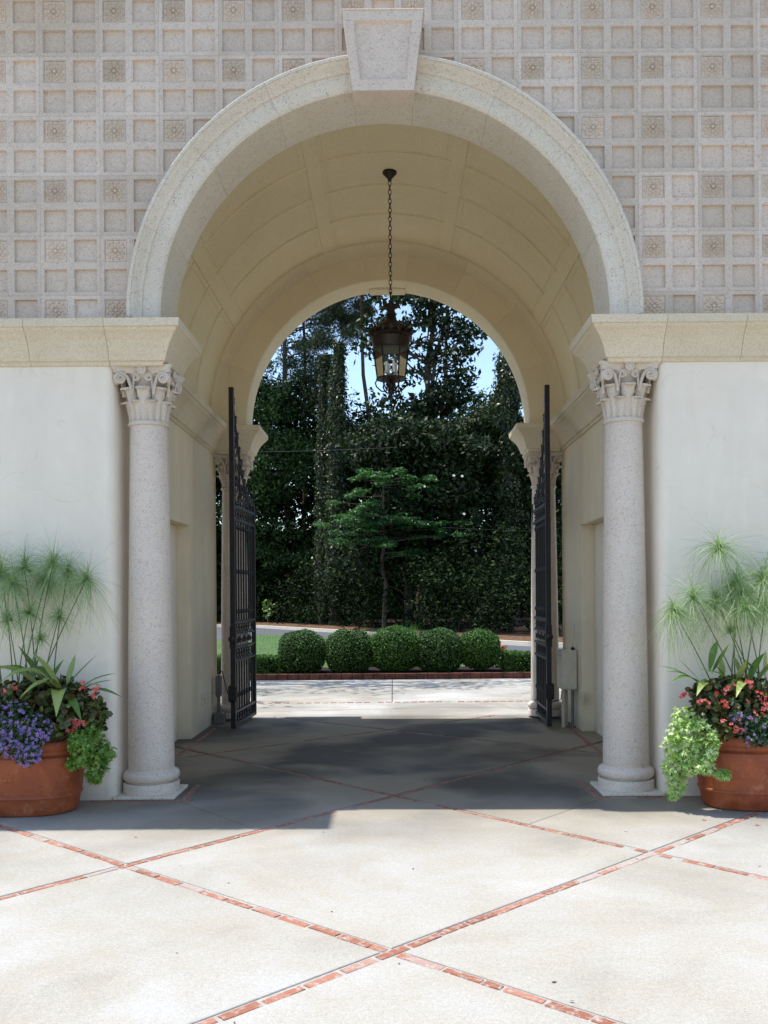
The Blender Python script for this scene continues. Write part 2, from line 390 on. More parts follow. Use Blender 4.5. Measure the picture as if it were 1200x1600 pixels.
def inter(l1, l2):
    (x1,y1),(x2,y2) = l1; (x3,y3),(x4,y4) = l2
    D = (x1-x2)*(y3-y4)-(y1-y2)*(x3-x4)
    if abs(D) < 1e-6: return None
    A = x1*y2-y1*x2; B = x3*y4-y3*x4
    return Vector(((A*(x3-x4)-(x1-x2)*B)/D, (A*(y3-y4)-(y1-y2)*B)/D, 0))
def hid(q):   # nothing to see under the walls or off the paving
    return (q.y > YF+.05 and abs(q.x) > 2.2) or q.y > 12.2 or q.y < 1.6 or abs(q.x) > 4.6 or (abs(q.x)>1.72 and YF-.0<q.y<YW+.0)
X = []
for i, l in enumerate(LN):
    prev = X[:]
    cr = [inter(l, k) for k in LN[:i]]
    a, b = Vector(l[0]), Vector(l[1]); d = (b-a).normalized(); a2 = a-d*14; b2 = b+d*14
    lay(a2[:], b2[:], court, skip=lambda q: hid(q) or any(c is not None and (c-Vector((q.x,q.y,0))).length < .132 for c in cr))
    for c in cr:                       # cut bricks closing up to the crossing band
        if c is None or hid(c): continue
        for sg in (-1, 1):
            q = c+Vector((d.x, d.y, 0))*sg*.083; q.z = -.0022
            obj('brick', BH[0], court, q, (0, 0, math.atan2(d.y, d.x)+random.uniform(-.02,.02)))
# brick edging along the passage walls and round the column pads, laid on the slab edge
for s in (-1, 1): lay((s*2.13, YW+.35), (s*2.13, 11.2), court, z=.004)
# thresholds pads of the columns
def pad(x, y, parent):
    m = MB(); m.box((x-.245, y-.245, 0.001), (x+.245, y+.235, .028), bev=.006); return m.build('column_pad', M_ring, parent)
for s in (-1, 1):
    pad(s*1.93, 7.5, court)
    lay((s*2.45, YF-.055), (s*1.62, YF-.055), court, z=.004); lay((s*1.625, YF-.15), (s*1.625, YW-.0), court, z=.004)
drain = MB(); dp = gnd(603, 1206)
drain.lathe([(.085,.001),(.085,.006),(.075,.007),(.072,.004),(.0,.004)], 24, (dp.x, dp.y, 0))
tag(drain.build('floor_drain', M_conc), 'round grey drain lid set in the shaded paving under the lantern', 'drain')

# far drive: paving, brick inlay, brick kerb
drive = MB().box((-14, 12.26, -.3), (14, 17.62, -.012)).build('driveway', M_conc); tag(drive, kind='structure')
x = -5.2
k = 0
while x < 5.2:                                    # inlay row of header bricks, gently curved
    q = Vector((x, 13.86-.004*x*x+.012*x, -.003)); o = obj('brick', BH[k % 2], drive, q, (0, 0, random.uniform(-.03,.03))); x += .125 if k % 9 else .21; k += 1
CT = MB()
for (p, q) in (((-3.4,12.9),(-.9,17.5)), ((.02,13.9),(.02,17.55)), ((2.1,14.9),(3.9,17.5)), ((-4,12.55),(.9,13.2)), ((.9,13.2),(4,12.7)),((-2.8,13.45),(-.6,13.3))):
    a, b = Vector((*p, -.011)), Vector((*q, -.011)); d = (b-a).normalized(); n = Vector((-d.y, d.x, 0))*.006
    CT.add([a-n, b-n, b+n, a+n], [(0,1,2,3)])
CT.build('paving_joint', M_mulch, drive)
kb = MB(); kb.box((-.098,-.05,-.07), (.098,.05,.10), bev=.006); KB = kb.mesh('brick', M_brick2)
kerb = empty('brick_kerb', (0, 17.7, 0), label='low dark red brick kerb edging the boxwood bed beyond the arch', cat='kerb')
x = -6
while x < 6:
    obj('brick', KB, kerb, (x, .0035*x*x*.4-.0*x, random.uniform(-.003,.003)), (0, 0, random.uniform(-.02,.02))); x += .206
# planting bed, lawn, road, straw bank
tag(MB().box((-12, 17.72, -.3), (12, 19.6, .075)).build('planting_bed', M_mulch), kind='structure')
NE = [(-60,1045),(200,1012),(340,1000),(400,991.5),(520,996),(700,1010),(825,1017.5),(960,1024),(1250,1034)]
FE = [(-60,984),(200,979.5),(340,980),(400,981),(520,988.5),(700,1002),(825,1010),(960,1015),(1250,1021)]
ne = [gnd(*p) for p in NE]; fe = [gnd(*p) for p in FE]
lw = MB(); n = len(ne); lw.add([(q.x, 19.6, .0) for q in ne]+[(q.x, q.y, .0) for q in ne], [(i, i+1, n+i+1, n+i) for i in range(n-1)])
tag(lw.build('lawn', M_lawn), kind='structure')
rd = MB(); rd.add([(q.x, q.y, .004) for q in ne]+[(q.x, q.y, .004) for q in fe], [(i, i+1, n+i+1, n+i) for i in range(n-1)])
tag(rd.build('road', M_asph), kind='structure')
cu = MB()
for i in range(n-1):
    a, b = fe[i], fe[i+1]; d = (b-a).normalized(); w = Vector((-d.y, d.x, 0))*.16
    cu.add([a, b, b+w, a+w, a+Vector((0,0,.14)), b+Vector((0,0,.14)), b+w+Vector((0,0,.14)), a+w+Vector((0,0,.14))], [(0,1,5,4),(4,5,6,7),(2,3,7,6),(0,4,7,3),(1,2,6,5)])
tag(cu.build('road_kerb', M_ring), kind='structure')
stw = MB(); stw.add([(q.x, q.y+.2, .03) for q in fe]+[(q.x, q.y+2.2, .22) for q in fe], [(i, i+1, n+i+1, n+i) for i in range(n-1)])
tag(stw.build('straw_verge', M_straw), kind='structure')
fl_ = MB(); fl_.add([(q.x, q.y+2.15, .215) for q in fe]+[(q.x, q.y+40, .5) for q in fe], [(i, i+1, n+i+1, n+i) for i in range(n-1)]); tag(fl_.build('woodland_floor', M_mulch), kind='structure')

# ================================================================ THE GATEHOUSE
G = empty('gatehouse', (0, 7.5, 0), label='pale stone gatehouse with an arched vaulted passage and a tiled upper wall', cat='building')
G0 = Vector((0, 7.5, 0))
def gpart(mb, name, mat, parent=G, **k):
    o = mb.build(name, mat, parent, **k)
    if parent is G: o.location = -G0
    return o
CZ, RI, RO = 3.81, 1.77, 2.04      # arch centre height, intrados, outside of the ring
# --- lower plaster walls
def rounded_wall(s, x0, x1, y0, y1, z1, r, name, mat):
    """wall block whose inner front corner (x0,y0) is rounded"""
    pts = [(x0+r-r*math.cos(t), y0+r-r*math.sin(t)) for t in [i*math.pi/2/7 for i in range(8)]]+[(x1, y0), (x1, y1), (x0, y1)]
    k = len(pts); v = [(s*x, y, z) for z in (-.02, z1) for x, y in pts]
    f = [(i, (i+1) % k, k+(i+1) % k, k+i) for i in range(k)]+[tuple(range(k))[::-1], tuple(range(k, 2*k))]
    mb = MB(); mb.add(v, f, True); return gpart(mb, name, mat)
for s in (-1, 1):
    rounded_wall(s, 2.155, 7.5, YF, YW, 3.45, .07, 'wall', M_wall)
    # passage wall, with a tall doorway recess
    d0, d1, dz = 8.75, (10.36 if s < 0 else 10.72), 2.40
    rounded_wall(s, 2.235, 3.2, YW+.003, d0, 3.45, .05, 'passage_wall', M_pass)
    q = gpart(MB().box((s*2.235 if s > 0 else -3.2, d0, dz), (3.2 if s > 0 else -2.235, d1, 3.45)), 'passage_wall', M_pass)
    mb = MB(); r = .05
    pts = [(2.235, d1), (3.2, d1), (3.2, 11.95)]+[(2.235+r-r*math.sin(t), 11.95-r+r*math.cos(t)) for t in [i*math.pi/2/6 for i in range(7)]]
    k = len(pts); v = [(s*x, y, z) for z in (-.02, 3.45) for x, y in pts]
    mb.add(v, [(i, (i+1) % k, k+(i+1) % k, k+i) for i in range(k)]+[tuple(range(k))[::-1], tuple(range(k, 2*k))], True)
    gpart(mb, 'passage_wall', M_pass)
    dr = MB(); dr.box((s*2.40-.02, d0+.004, 0), (s*2.40+.02, d1-.004, dz-.004))
    dd = gpart(dr, 'door', M_wall)
    for zz in ((.25, 1.05), (1.2, 2.15)):
        for yy in ((d0+.15, (d0+d1)/2-.07), ((d0+d1)/2+.07, d1-.15)):
            MB().box((s*2.378-.006, yy[0], zz[0]), (s*2.378+.006, yy[1], zz[1]), bev=.004).build('door_panel', M_wall, dd)
    gpart(MB().box((min(s*2.36, s*2.05+s*.4), d0+.0, 0), (max(s*2.36, s*2.45), d0+.05, dz)), 'door_jamb', M_wall)
    # outer shell, closing the rooms beside the passage
    gpart(MB().box((s*7.5 if s > 0 else -7.8, YF, 0), (7.8 if s > 0 else s*7.5, 11.9, 6.55)), 'end_wall', M_wall)
    gpart(MB().box((3.2 if s > 0 else -7.5, 11.6, 0), (7.5 if s > 0 else -3.2, 11.9, 3.45)), 'rear_wall', M_wall)
    # solid core of the imposts over the columns
    gpart(MB().box((min(s*1.772, s*2.15), YF+.003, 3.425), (max(s*1.772, s*2.15), YW-.003, 3.80)), 'impost_core', M_corn)
    gpart(MB().box((min(s*1.80, s*2.3), 11.753, 3.425), (max(s*1.80, s*2.3), YE-.003, 3.80)), 'impost_core', M_corn)

# --- slabs with the arched openings (behind the stone facing)
def arch_slab(y0, y1, r, zb, zt, xw, name, mat):
    n = 48; v = []; f = []
    ring = [(-r, zb)]+[(r*math.sin(a), CZ+r*math.cos(a)) for a in [-math.pi/2+math.pi*i/n for i in range(n+1)]]+[(r, zb)]
    outr = []
    for (x, z) in ring:
        a = math.atan2(x, max(z-CZ, 1e-6)) if z > CZ+1e-4 else (math.pi/2 if x > 0 else -math.pi/2)
        if z <= CZ+1e-4: outr.append((math.copysign(xw, x), z))
        else:
            H = zt-CZ; t = min(xw/abs(math.sin(a)) if abs(math.sin(a)) > 1e-6 else 1e9, H/math.cos(a) if math.cos(a) > 1e-6 else 1e9)
            outr.append((t*math.sin(a), CZ+t*math.cos(a)))
    # corners
    k = len(ring)
    for y in (y0, y1):
        v += [(x, y, z) for x, z in ring]+[(x, y, z) for x, z in outr]
    def e(i): return [(i, i+1, k+i+1, k+i), (2*k+i, 3*k+i, 3*k+i+1, 2*k+i+1), (i, 2*k+i, 2*k+i+1, i+1)]
    for i in range(k-1): f += e(i)
    mb = MB(); mb.add(v, f)
    for s in (-1, 1):                                     # corner triangles cut off by the fan
        idx = [i for i, (x, z) in enumerate(outr) if x*s > 0]
        c = None
        for i in range(k-1):
            (xa, za), (xb, zb_) = outr[i], outr[i+1]
            if (abs(abs(xa)-xw) < 1e-5) != (abs(abs(xb)-xw) < 1e-5) and abs(za-zb_) > 1e-9 and (xa+xb)*s > 0:
                for y in (y0, y1): mb.add([(xa, y, za), (s*xw, y, zt), (xb, y, zb_)], [(0, 1, 2)])
    return gpart(mb, name, mat)
ZT = 6.6
arch_slab(YF+.085, YW-.02, RI+.08, 3.45, ZT-.02, 7.5, 'upper_wall', M_tile)
arch_slab(11.77, YE-.03, 1.80+.08, 3.45, ZT-.02, 7.5, 'upper_wall', M_wall)

# --- faced upper wall: blocks of four coffers, one of them holding a floral tile
P = .236; HI = .089; DEP = .026
tw = empty('tiled_wall', -G0+Vector((0, 0, 0))); tw.parent = G
def block_bm():
    bm = bmesh.new()
    def q(pts): return bm.faces.new([bm.verts.new(p) for p in pts])
    e = .0006; y = 0
    for cx in (0, 1):
        for cz in (0, 1):
            x0, z0 = cx*P-.118, -cz*P-.118; X0, Z0, X1, Z1 = x0+(e if cx == 0 else 0), z0+(e if cz == 1 else 0), x0+P-(e if cx == 1 else 0), z0+P-(e if cz == 0 else 0)
            mx, mz = cx*P, -cz*P; a, b, c, d = mx-HI, mx+HI, mz-HI, mz+HI; dd = DEP if (cx or cz) else .02; i = .004
            O = [(X0,0,Z0),(X1,0,Z0),(X1,0,Z1),(X0,0,Z1)]; I = [(a,0,c),(b,0,c),(b,0,d),(a,0,d)]; J = [(a+i,dd,c+i),(b-i,dd,c+i),(b-i,dd,d-i),(a+i,dd,d-i)]
            for k in range(4):
                l = (k+1) % 4; q([O[k], O[l], I[l], I[k]]); q([I[k], I[l], J[l], J[k]])
            q(J)
    x0, x1, z0, z1 = -.118+e, P+.118-e, -P-.118+e, .118-e; T = .06
    C = [(x0,0,z0),(x1,0,z0),(x1,0,z1),(x0,0,z1)]
    for k in range(4):
        l = (k+1) % 4; q([C[l], C[k], (C[k][0],T,C[k][2]), (C[l][0],T,C[l][2])])
    bmesh.ops.remove_doubles(bm, verts=bm.verts, dist=1e-5); bmesh.ops.recalc_face_normals(bm, faces=bm.faces); return bm
def to_me(bm, name, mat):
    me = bpy.data.meshes.new(name); bm.to_mesh(me); me.materials.append(mat); return me
_b = block_bm(); BLK = to_me(_b, 'wall_block', M_tile); _b.free()
def floral():
    mb = MB(); h = .0865
    mb.box((-h+.006, .006, -h+.006), (h-.006, .021, h-.006))
    def petal(a, r0, r1, w, hh=.010):
        c, s_ = math.cos(a), math.sin(a)
        def p(u, v, y): return (u*c-v*s_, y, u*s_+v*c)
        rm = (r0+r1*1.25)/2.25; y0 = .0035
        V = [p(r0,0,y0), p(rm,-w,y0), p(r1,-w*.35,y0), p(r1,w*.35,y0), p(rm,w,y0), p(r0*.5+rm*.5,0,y0-hh*.5), p(rm,-w*.45,y0-hh), p(rm,w*.45,y0-hh), p(r1*.93,0,y0-hh*.6)]
        mb.add(V, [(0,1,6,5),(1,2,8,6),(2,3,8),(3,4,7,8),(4,0,5,7),(5,6,8,7)], True)
    for k in range(8): petal(k*math.pi/4, .014, .056 if k % 2 == 0 else .048, .0165, .016)
    for k in range(4):
        a = math.pi/4+k*math.pi/2
        for da in (-.42, 0, .42): petal(a+da, .056, .088 if da == 0 else .078, .012, .013)
    for k in range(8):
        pass
    mb.lathe([(.0,.014),(.007,.013),(.013,.007),(.014,0)], 10, M=Matrix.Rotation(R_(90), 4, 'X') @ Matrix.Translation((0,0,-.004)))
    for a, b in (((-h,-.0,-h),(h,.004,-h+.005)), ((-h,-.0,h-.005),(h,.004,h)), ((-h,0,-h+.005),(-h+.005,.004,h-.005)), ((h-.005,0,-h+.005),(h,.004,h-.005))): mb.box(a, b)
    return mb.mesh('floral_tile', M_floral)
FLO = floral()
stuff_bm = bmesh.new()
for i in range(-15, 15):
    for j in range(0, 8):
        cx = (i+.5)*2*P; cz = 5.752+.944-j*2*P       # centre of the floral cell
        if cz-1.5*P > ZT+.0: continue
        bc = (cx+P/2, cz-P/2)
        rr = math.hypot(bc[0], max(bc[1]-CZ, 0)); far = max(math.hypot(abs(x), max(z-CZ, 0)) for x in (cx-.118, cx+.354) for z in (cz-.354, cz+.118))
        if cz+.118 < 3.74 or far < 1.96: continue
        near = min(math.hypot(x, max(z-CZ, 0)) for x in [cx-.118+.118*k for k in range(5)] for z in [cz-.354+.118*k for k in range(5)])
        loc = (cx, YF, cz)
        if abs(bc[0]) > 3.9:
            b2 = block_bm(); b2.transform(Matrix.Translation(loc)); t = bpy.data.meshes.new('x'); b2.to_mesh(t); stuff_bm.from_mesh(t); b2.free(); bpy.data.meshes.remove(t)
            if abs(bc[0]) < 4.6: obj('floral_tile', FLO, tw, loc)
            continue
        clipped = near < 1.96 or cz+.118 > ZT-.02
        if not clipped: obj('wall_block', BLK, tw, loc)
        else:
            b2 = block_bm(); b2.transform(Matrix.Translation(loc))
            if near < 1.96:
                a = math.atan2(bc[0], max(bc[1]-CZ, 0)); n = Vector((math.sin(a), 0, math.cos(a)))
                bmesh.ops.bisect_plane(b2, geom=b2.verts[:]+b2.edges[:]+b2.faces[:], plane_co=Vector((0,0,CZ))+n*1.95, plane_no=n, clear_inner=True)
            bmesh.ops.bisect_plane(b2, geom=b2.verts[:]+b2.edges[:]+b2.faces[:], plane_co=Vector((0,0,ZT-.02)), plane_no=Vector((0,0,1)), clear_outer=True)
            if len(b2.faces): b2.transform(Matrix.Translation([-c for c in loc])); obj('wall_block', to_me(b2, 'wall_block', M_tile), tw, loc)
            b2.free()
        if math.hypot(cx, cz-CZ) > 2.13 and cz > 3.75 and abs(cx) > .0:
            if cz+.1 < ZT-.02 or True:
                obj('floral_tile', FLO, tw, loc)
        elif math.hypot(cx, cz-CZ) > 1.98 and cz > 3.75:
            b2 = bmesh.new(); b2.from_mesh(FLO); b2.transform(Matrix.Translation(loc)); a = math.atan2(cx, cz-CZ); n = Vector((math.sin(a), 0, math.cos(a)))
            bmesh.ops.bisect_plane(b2, geom=b2.verts[:]+b2.edges[:]+b2.faces[:], plane_co=Vector((0,0,CZ))+n*1.97, plane_no=n, clear_inner=True)
            b2.transform(Matrix.Translation([-c for c in loc])); obj('floral_tile', to_me(b2, 'floral_tile', M_floral), tw, loc); b2.free()
far_b = obj('far_wall_block', to_me(stuff_bm, 'far_wall_block', M_tile), tw); far_b['kind'] = 'stuff'; stuff_bm.free()

# --- archivolt and keystone
ar = empty('arch_ring', -G0); ar.parent = G
PR = [(RI+.003, YW), (RI, YW-.05), (RI, YF-.005), (RI+.015, YF-.022), (RI+.03, YF-.028), (RI+.135, YF-.028), (RI+.140, YF-.044), (RI+.155, YF-.048), (RI+.166, YF-.056), (RI+.184, YF-.080),
      (RI+.200, YF-.096), (RI+.212, YF-.102), (RI+.214, YF-.112), (RI+.236, YF-.112), (RI+.242, YF-.106), (RI+.246, YF+.09), (RI+.14, YF+.1), (RI+.14, YW)]
ja = [-90.9, -70, -48.7, -27.6, -7.6, 7.6, 27.4, 48.5, 69.9, 90.9]
for i in range(9):
    g = .025; a0, a1 = R_(ja[i]+g), R_(ja[i+1]-g)
    mb = MB(); mb.arc(PR, a0, a1, 14, 0, CZ); o = mb.build('voussoir', M_ring, ar)
for s in (-1, 1):    # short upright piece between the cornice top and the spring
    pts = [(-r if s < 0 else r, y) for r, y in PR]; k = len(pts)
    v = [(x, y, z) for z in (3.72, CZ-.035) for x, y in pts]
    MB().add(v, [(i, (i+1) % k, k+(i+1) % k, k+i) for i in range(k)]+[tuple(range(k)), tuple(range(k, 2*k))]).build('voussoir', M_ring, ar)
def keyst():
    mb = MB(); zb, zt = 5.485, 6.10; wb, wt_ = .235, .312; yf, yb = 7.09, YF+.03; d = .028
    def w(z): return wb+(wt_-wb)*(z-zb)/(zt-zb)
    O = [(-w(zb),zb),(w(zb),zb),(w(zt),zt),(-w(zt),zt)]; iz0, iz1 = zb+.085, zt-.075
    I = [(-w(iz0)+.065,iz0),(w(iz0)-.065,iz0),(w(iz1)-.075,iz1),(-w(iz1)+.075,iz1)]
    J = [(x*.93, z+(.012 if k < 2 else -.012)) for k, (x, z) in enumerate(I)]
    v = [(x,yf,z) for x,z in O]+[(x,yf,z) for x,z in I]+[(x,yf+d,z) for x,z in J]+[(x,yb,z) for x,z in O]
    f = []
    for k in range(4):
        l = (k+1) % 4; f += [(k,l,4+l,4+k),(4+k,4+l,8+l,8+k),(l,k,12+k,12+l)]
    f += [(8,9,10,11),(15,14,13,12)]
    mb.add(v, f); mb.box((-.318, 7.082, zt+.001), (.318, YF+.03, zt+.012), bev=.004); return mb
keyst().build('keystone', M_tile, ar)
# --- far arch ring
ar2 = empty('arch_ring', -G0); ar2.parent = G
R2 = 1.80
PR2 = [(R2, YE), (R2, 11.76), (R2+.012, 11.745), (R2+.31, 11.745), (R2+.325, 11.73), (R2+.34, 11.70), (R2+.37, 11.68), (R2+.385, 11.655), (R2+.41, 11.62), (R2+.43, 11.60), (R2+.46, 11.60), (R2+.46, 11.80), (R2+.16, 11.80), (R2+.16, YE)]
for i in range(9):
    a0, a1 = R_(ja[i]+.025), R_(ja[i+1]-.025); MB().arc(PR2, a0, a1, 14, 0, CZ).build('voussoir', M_ring2, ar2)
MB().box((-.235, 12.0, CZ+R2-.03), (.235, YE+.03, CZ+R2+.1), bev=.005).build('keystone', M_ring2, ar2)

# --- cornice blocks
CP = [(0,3.42),(.018,3.425),(.022,3.45),(.042,3.458),(.055,3.50),(.072,3.545),(.10,3.60),(.135,3.645),(.158,3.665),(.165,3.685),(.180,3.69),(.185,3.75),(0,3.757),(-.1,3.757),(-.1,3.42)]
CPP = [(o*1.18 if o > 0 else o, z) for o, z in CP]
cn = empty('cornice', -G0); cn.parent = G
def block(path, prof=CP): MB().sweep(path, prof).build('cornice_block', M_corn, cn)
g = .0016
for s in (-1, 1):
    xs = [7.5, 6.2, 5.58, 4.96, 4.3, 3.43] + ([2.79, 2.17] if s < 0 else [2.79, 2.175])
    def mir(p): return [(s*x, y) for x, y in p]
    def blk(p, prof=CP):
        p = mir(p); block(p if s < 0 else p[::-1], prof)
    for a, b in zip(xs[:-1], xs[1:]): blk([(a-g, YF), (b+g, YF)])
    blk([(xs[-1]-g, YF), (1.772, YF), (1.772, YW), (2.10, YW)])
    ys = [YW+.02, 8.7, 9.6, 10.5, 11.74]
    for a, b in zip(ys[:-1], ys[1:]): blk([(2.235, a+g), (2.235, b-g)], CPP)
    blk([(2.2, 11.75), (1.80, 11.75), (1.80, YE), (2.6, YE)])
# soffit of the imposts between the cornice mouldings is the impost core

# --- barrel vault: ribs and panels
va = empty('vault', -G0); va.parent = G
RV = 2.235
rib_a = [-57, -19, 19, 57]; rw = 1.9; Yt = [7.79, 8.53, 9.27, 10.01, 10.78, 11.61]; tw_ = .024
def shell(a0, a1, y0, y1, r, name, n=8, th=.05, lip=True):
    a0, a1 = R_(a0), R_(a1); mb = MB()
    mb.arc([(r, y0), (r, y1), (r+th, y1), (r+th, y0)], a0, a1, n, 0, CZ, True)
    return mb.build(name, M_vault, va)
edges = [-90] + rib_a + [90]
for i in range(5):
    a0 = edges[i]+(rw if i else 0); a1 = edges[i+1]-(rw if i < 4 else 0)
    for j in range(5):
        y0 = Yt[j]+(tw_ if j else 0); y1 = Yt[j+1]-(tw_ if j < 4 else 0); t = 1.0
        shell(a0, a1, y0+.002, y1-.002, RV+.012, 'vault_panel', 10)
        # raised inner bead round the panel
        mb = MB(); b = .014
        A0, A1 = R_(a0), R_(a1); db = b/RV
        mb.arc([(RV+.005, y0+.012), (RV+.005, y0+.012+b), (RV+.014, y0+.012+b), (RV+.014, y0+.012)], A0+.02, A1-.02, 10, 0, CZ)
        mb.arc([(RV+.005, y1-.012-b), (RV+.005, y1-.012), (RV+.014, y1-.012), (RV+.014, y1-.012-b)], A0+.02, A1-.02, 10, 0, CZ)
        for aa in (A0+.02, A1-.02-db): mb.arc([(RV+.005, y0+.012+b), (RV+.005, y1-.012-b), (RV+.014, y1-.012-b), (RV+.014, y0+.012+b)], aa, aa+db, 1, 0, CZ)
        mb.build('panel_bead', M_vault, va)
for a in rib_a: shell(a-rw, a+rw, 7.79, 11.61, RV, 'rib', 2, .06)
for j in range(1, 5):
    for i in range(5):
        a0 = edges[i]+(rw if i else 0); a1 = edges[i+1]-(rw if i < 4 else 0)
        shell(a0+.02, a1-.02, Yt[j]-tw_, Yt[j]+tw_, RV, 'rib', 10, .06)
gpart(MB().box((RV, YW, CZ-.06), (RV+.1, 11.62, CZ)), 'vault_springer', M_vault); gpart(MB().box((-RV-.1, YW, CZ-.06), (-RV, 11.62, CZ)), 'vault_springer', M_vault)
# --- roof with a wavy tiled verge; deeper eave over the left wing
gpart(MB().box((-7.8, YF+.03, ZT), (7.8, YE, ZT+.25)), 'roof_slab', M_wall)
ev = gpart(MB().box((-7.8, 6.74, ZT), (-2.60, YF+.02, ZT+.06)), 'eave', M_wall)
rt = empty('roof', -G0); rt.parent = G
def half_tile():
    mb = MB(); n = 8; r = .095; v = []; f = []
    for y in (0, .42):
        for rr in (r, r-.014):
            for i in range(n+1): a = math.pi*i/n; v.append((rr*math.cos(a), y, rr*math.sin(a)))
    k = n+1
    for i in range(n): f += [(i, i+1, 2*k+i+1, 2*k+i), (k+i+1, k+i, 3*k+i, 3*k+i+1), (i+1, i, k+i, k+i+1)]
    mb.add(v, f, True); return mb.mesh('roof_tile', M_rooft)
HT = half_tile(); x = -7.7
while x < 7.7:
    yy = 6.70 if x < -2.62 else 7.245
    obj('roof_tile', HT, rt, (x, yy+random.uniform(-.015,.015), ZT+(.07 if x < -2.62 else .01)), (0, 0, random.uniform(-.03,.03))); x += .2
# ================================================================ COLUMNS
def acanthus(h, w, r0, r1, out, name):
    """leaf lying on the bell: height h, half width w, bell radius r0->r1, curling outwards by out; faces -y at x=0"""
    nu, nv = 9, 12; v = []; f = []
    for layer in (0, 1):
        for j in range(nv):
            t = j/(nv-1)
            if t < .62: z = h*t/.62*.86; o = .003 + .022*(t/.62)**1.6
            else:
                q = (t-.62)/.38*math.pi*.92; z = h*.86+math.sin(q)*out*.55; o = .025+(1-math.cos(q))*out*.5
            zz = min(z, h); rr = r0+(r1-r0)*(zz/h)**1.6+.004
            lob = .9+.17*abs(math.sin(t*math.pi*4.5))
            ww = w*lob*((.70+.40*t/.6) if t < .6 else 1.10*max(.15, math.sqrt(max(0, 1-((t-.6)/.42)**2.6))))
            for i in range(nu):
                s = (i/(nu-1))*2-1; x = s*ww
                rib = .017*(1-s*s) + .0012*math.cos(s*math.pi*4) + .004*(abs(s)<.2) - .016*s**4
                a = x/rr; R = rr+o+rib - (.010 if layer else 0)
                v.append((R*math.sin(a), -R*math.cos(a), z))
    K = nu*nv
    for j in range(nv-1):
        for i in range(nu-1):
            a = j*nu+i; f += [(a, a+1, a+nu+1, a+nu), (K+a+1, K+a, K+a+nu, K+a+nu+1)]
    for j in range(nv-1): f += [(j*nu, (j+1)*nu, K+(j+1)*nu, K+j*nu), ((j+1)*nu-1+nu, (j+1)*nu-1, K+(j+1)*nu-1, K+(j+1)*nu-1+nu)]
    t = (nv-1)*nu
    for i in range(nu-1): f.append((t+i, t+i+1, K+t+i+1, K+t+i))
    mb = MB(); mb.add(v, f, True); return mb.mesh(name, M_cap, 60)
LEAF_LO = acanthus(.158, .045, .126, .134, .044, 'acanthus_leaf')
LEAF_HI = acanthus(.270, .050, .126, .160, .052, 'acanthus_leaf')
def spiral(cx, cz, R, turns, d, r0, y, tilt, stalk=None, hand=1):
    """volute tube in a vertical plane, with its stalk"""
    pts = []; rs = []
    if stalk:
        for k in range(7):
            t = k/6; pts.append((stalk[0]+(cx-hand*R*.2-stalk[0])*t**1.5, y+.018*(1-t), stalk[1]+(cz+R-stalk[1])*math.sin(t*math.pi/2))); rs.append(r0*(.75+.25*t))
    n = int(turns*12)
    for k in range(1, n+1):
        a = math.pi/2-hand*(k/n)*turns*2*math.pi; rr = R*(1-.78*k/n); pts.append((cx+rr*math.cos(a), y-.004*k/n, cz+rr*math.sin(a))); rs.append(r0*(1-.5*k/n))
    return pts, rs
def volute_mesh(hand):
    mb = MB()
    p, r = spiral(.168, .325, .042, 1.7, 0, .0165, -.196, 0, (.085, .20), 1)
    # bend the outer end back along the abacus diagonal
    p = [(x, y-.22*max(0, x-.12)*0-.16*max(0, x-.11), z) for x, y, z in p]
    mb.tube(p, r, 6); 
    mb.add([(.178+.030*math.cos(a), -.192-.16*.068+(.02 if k else 0), .335+.030*math.sin(a)) for k in (0, 1) for a in [i*math.pi/5 for i in range(10)]], [tuple(range(10))]+[(i, (i+1) % 10, 10+(i+1) % 10, 10+i) for i in range(10)])
    p, r = spiral(.050, .335, .030, 1.5, 0, .0125, -.186, 0, (.080, .20), -1); mb.tube(p, r, 6)
    if hand < 0: mb.v = [(-x, y, z) for x, y, z in mb.v]
    return mb.mesh('volute', M_cap, 60)
VOL = [volute_mesh(1), volute_mesh(-1)]
def abacus_mesh():
    n = 9; mb = MB(); c = .244; dep = .050; k = 4*n
    def ring(sc, z):
        pts = []
        for q in range(4):
            a = q*math.pi/2
            for i in range(n):
                t = i/(n-1)*2-1; x = t*(c-.018); y = -(c-dep*(1-t*t))
                x, y = x*sc, y*sc; pts.append((x*math.cos(a)-y*math.sin(a), x*math.sin(a)+y*math.cos(a), z))
        return pts
    lev = [(.90, .368), (.93, .378), (.935, .392), (.985, .405), (1.0, .412), (1.0, .428)]
    v = [p for s, z in lev for p in ring(s, z)]
    f = [(j*k+i, j*k+(i+1) % k, (j+1)*k+(i+1) % k, (j+1)*k+i) for j in range(len(lev)-1) for i in range(k)]+[tuple(range(k))[::-1], tuple((len(lev)-1)*k+i for i in range(k))]
    mb.add(v, f, True); return mb.mesh('abacus', M_cap, 30)
ABA = abacus_mesh()
def rosette_mesh():
    mb = MB(); M = Matrix.Rotation(R_(90), 4, 'X')
    mb.lathe([(.030,0),(.038,.010),(.036,.022),(.026,.026),(.022,.020),(.014,.020),(.010,.028),(.0,.030)], 14, M=Matrix.Translation((0,-.200,.392)) @ M)
    return mb.mesh('rosette', M_cap, 50)
ROS = rosette_mesh()
shaft_prof = [(.180, .20), (.183, .205), (.183, .30)]+[(.182-.034*((z-.3)/2.69)**1.5, z) for z in [.3+2.64*i/14 for i in range(1, 15)]]+[(.148, 2.955), (.147, 2.985)]
SH = MB().lathe(shaft_prof, 48).mesh('shaft', M_col)
AST = MB().lathe([(.147,2.975),(.160,2.980),(.166,2.990),(.166,3.000),(.160,3.010),(.147,3.014)], 48).mesh('astragal', M_cap)
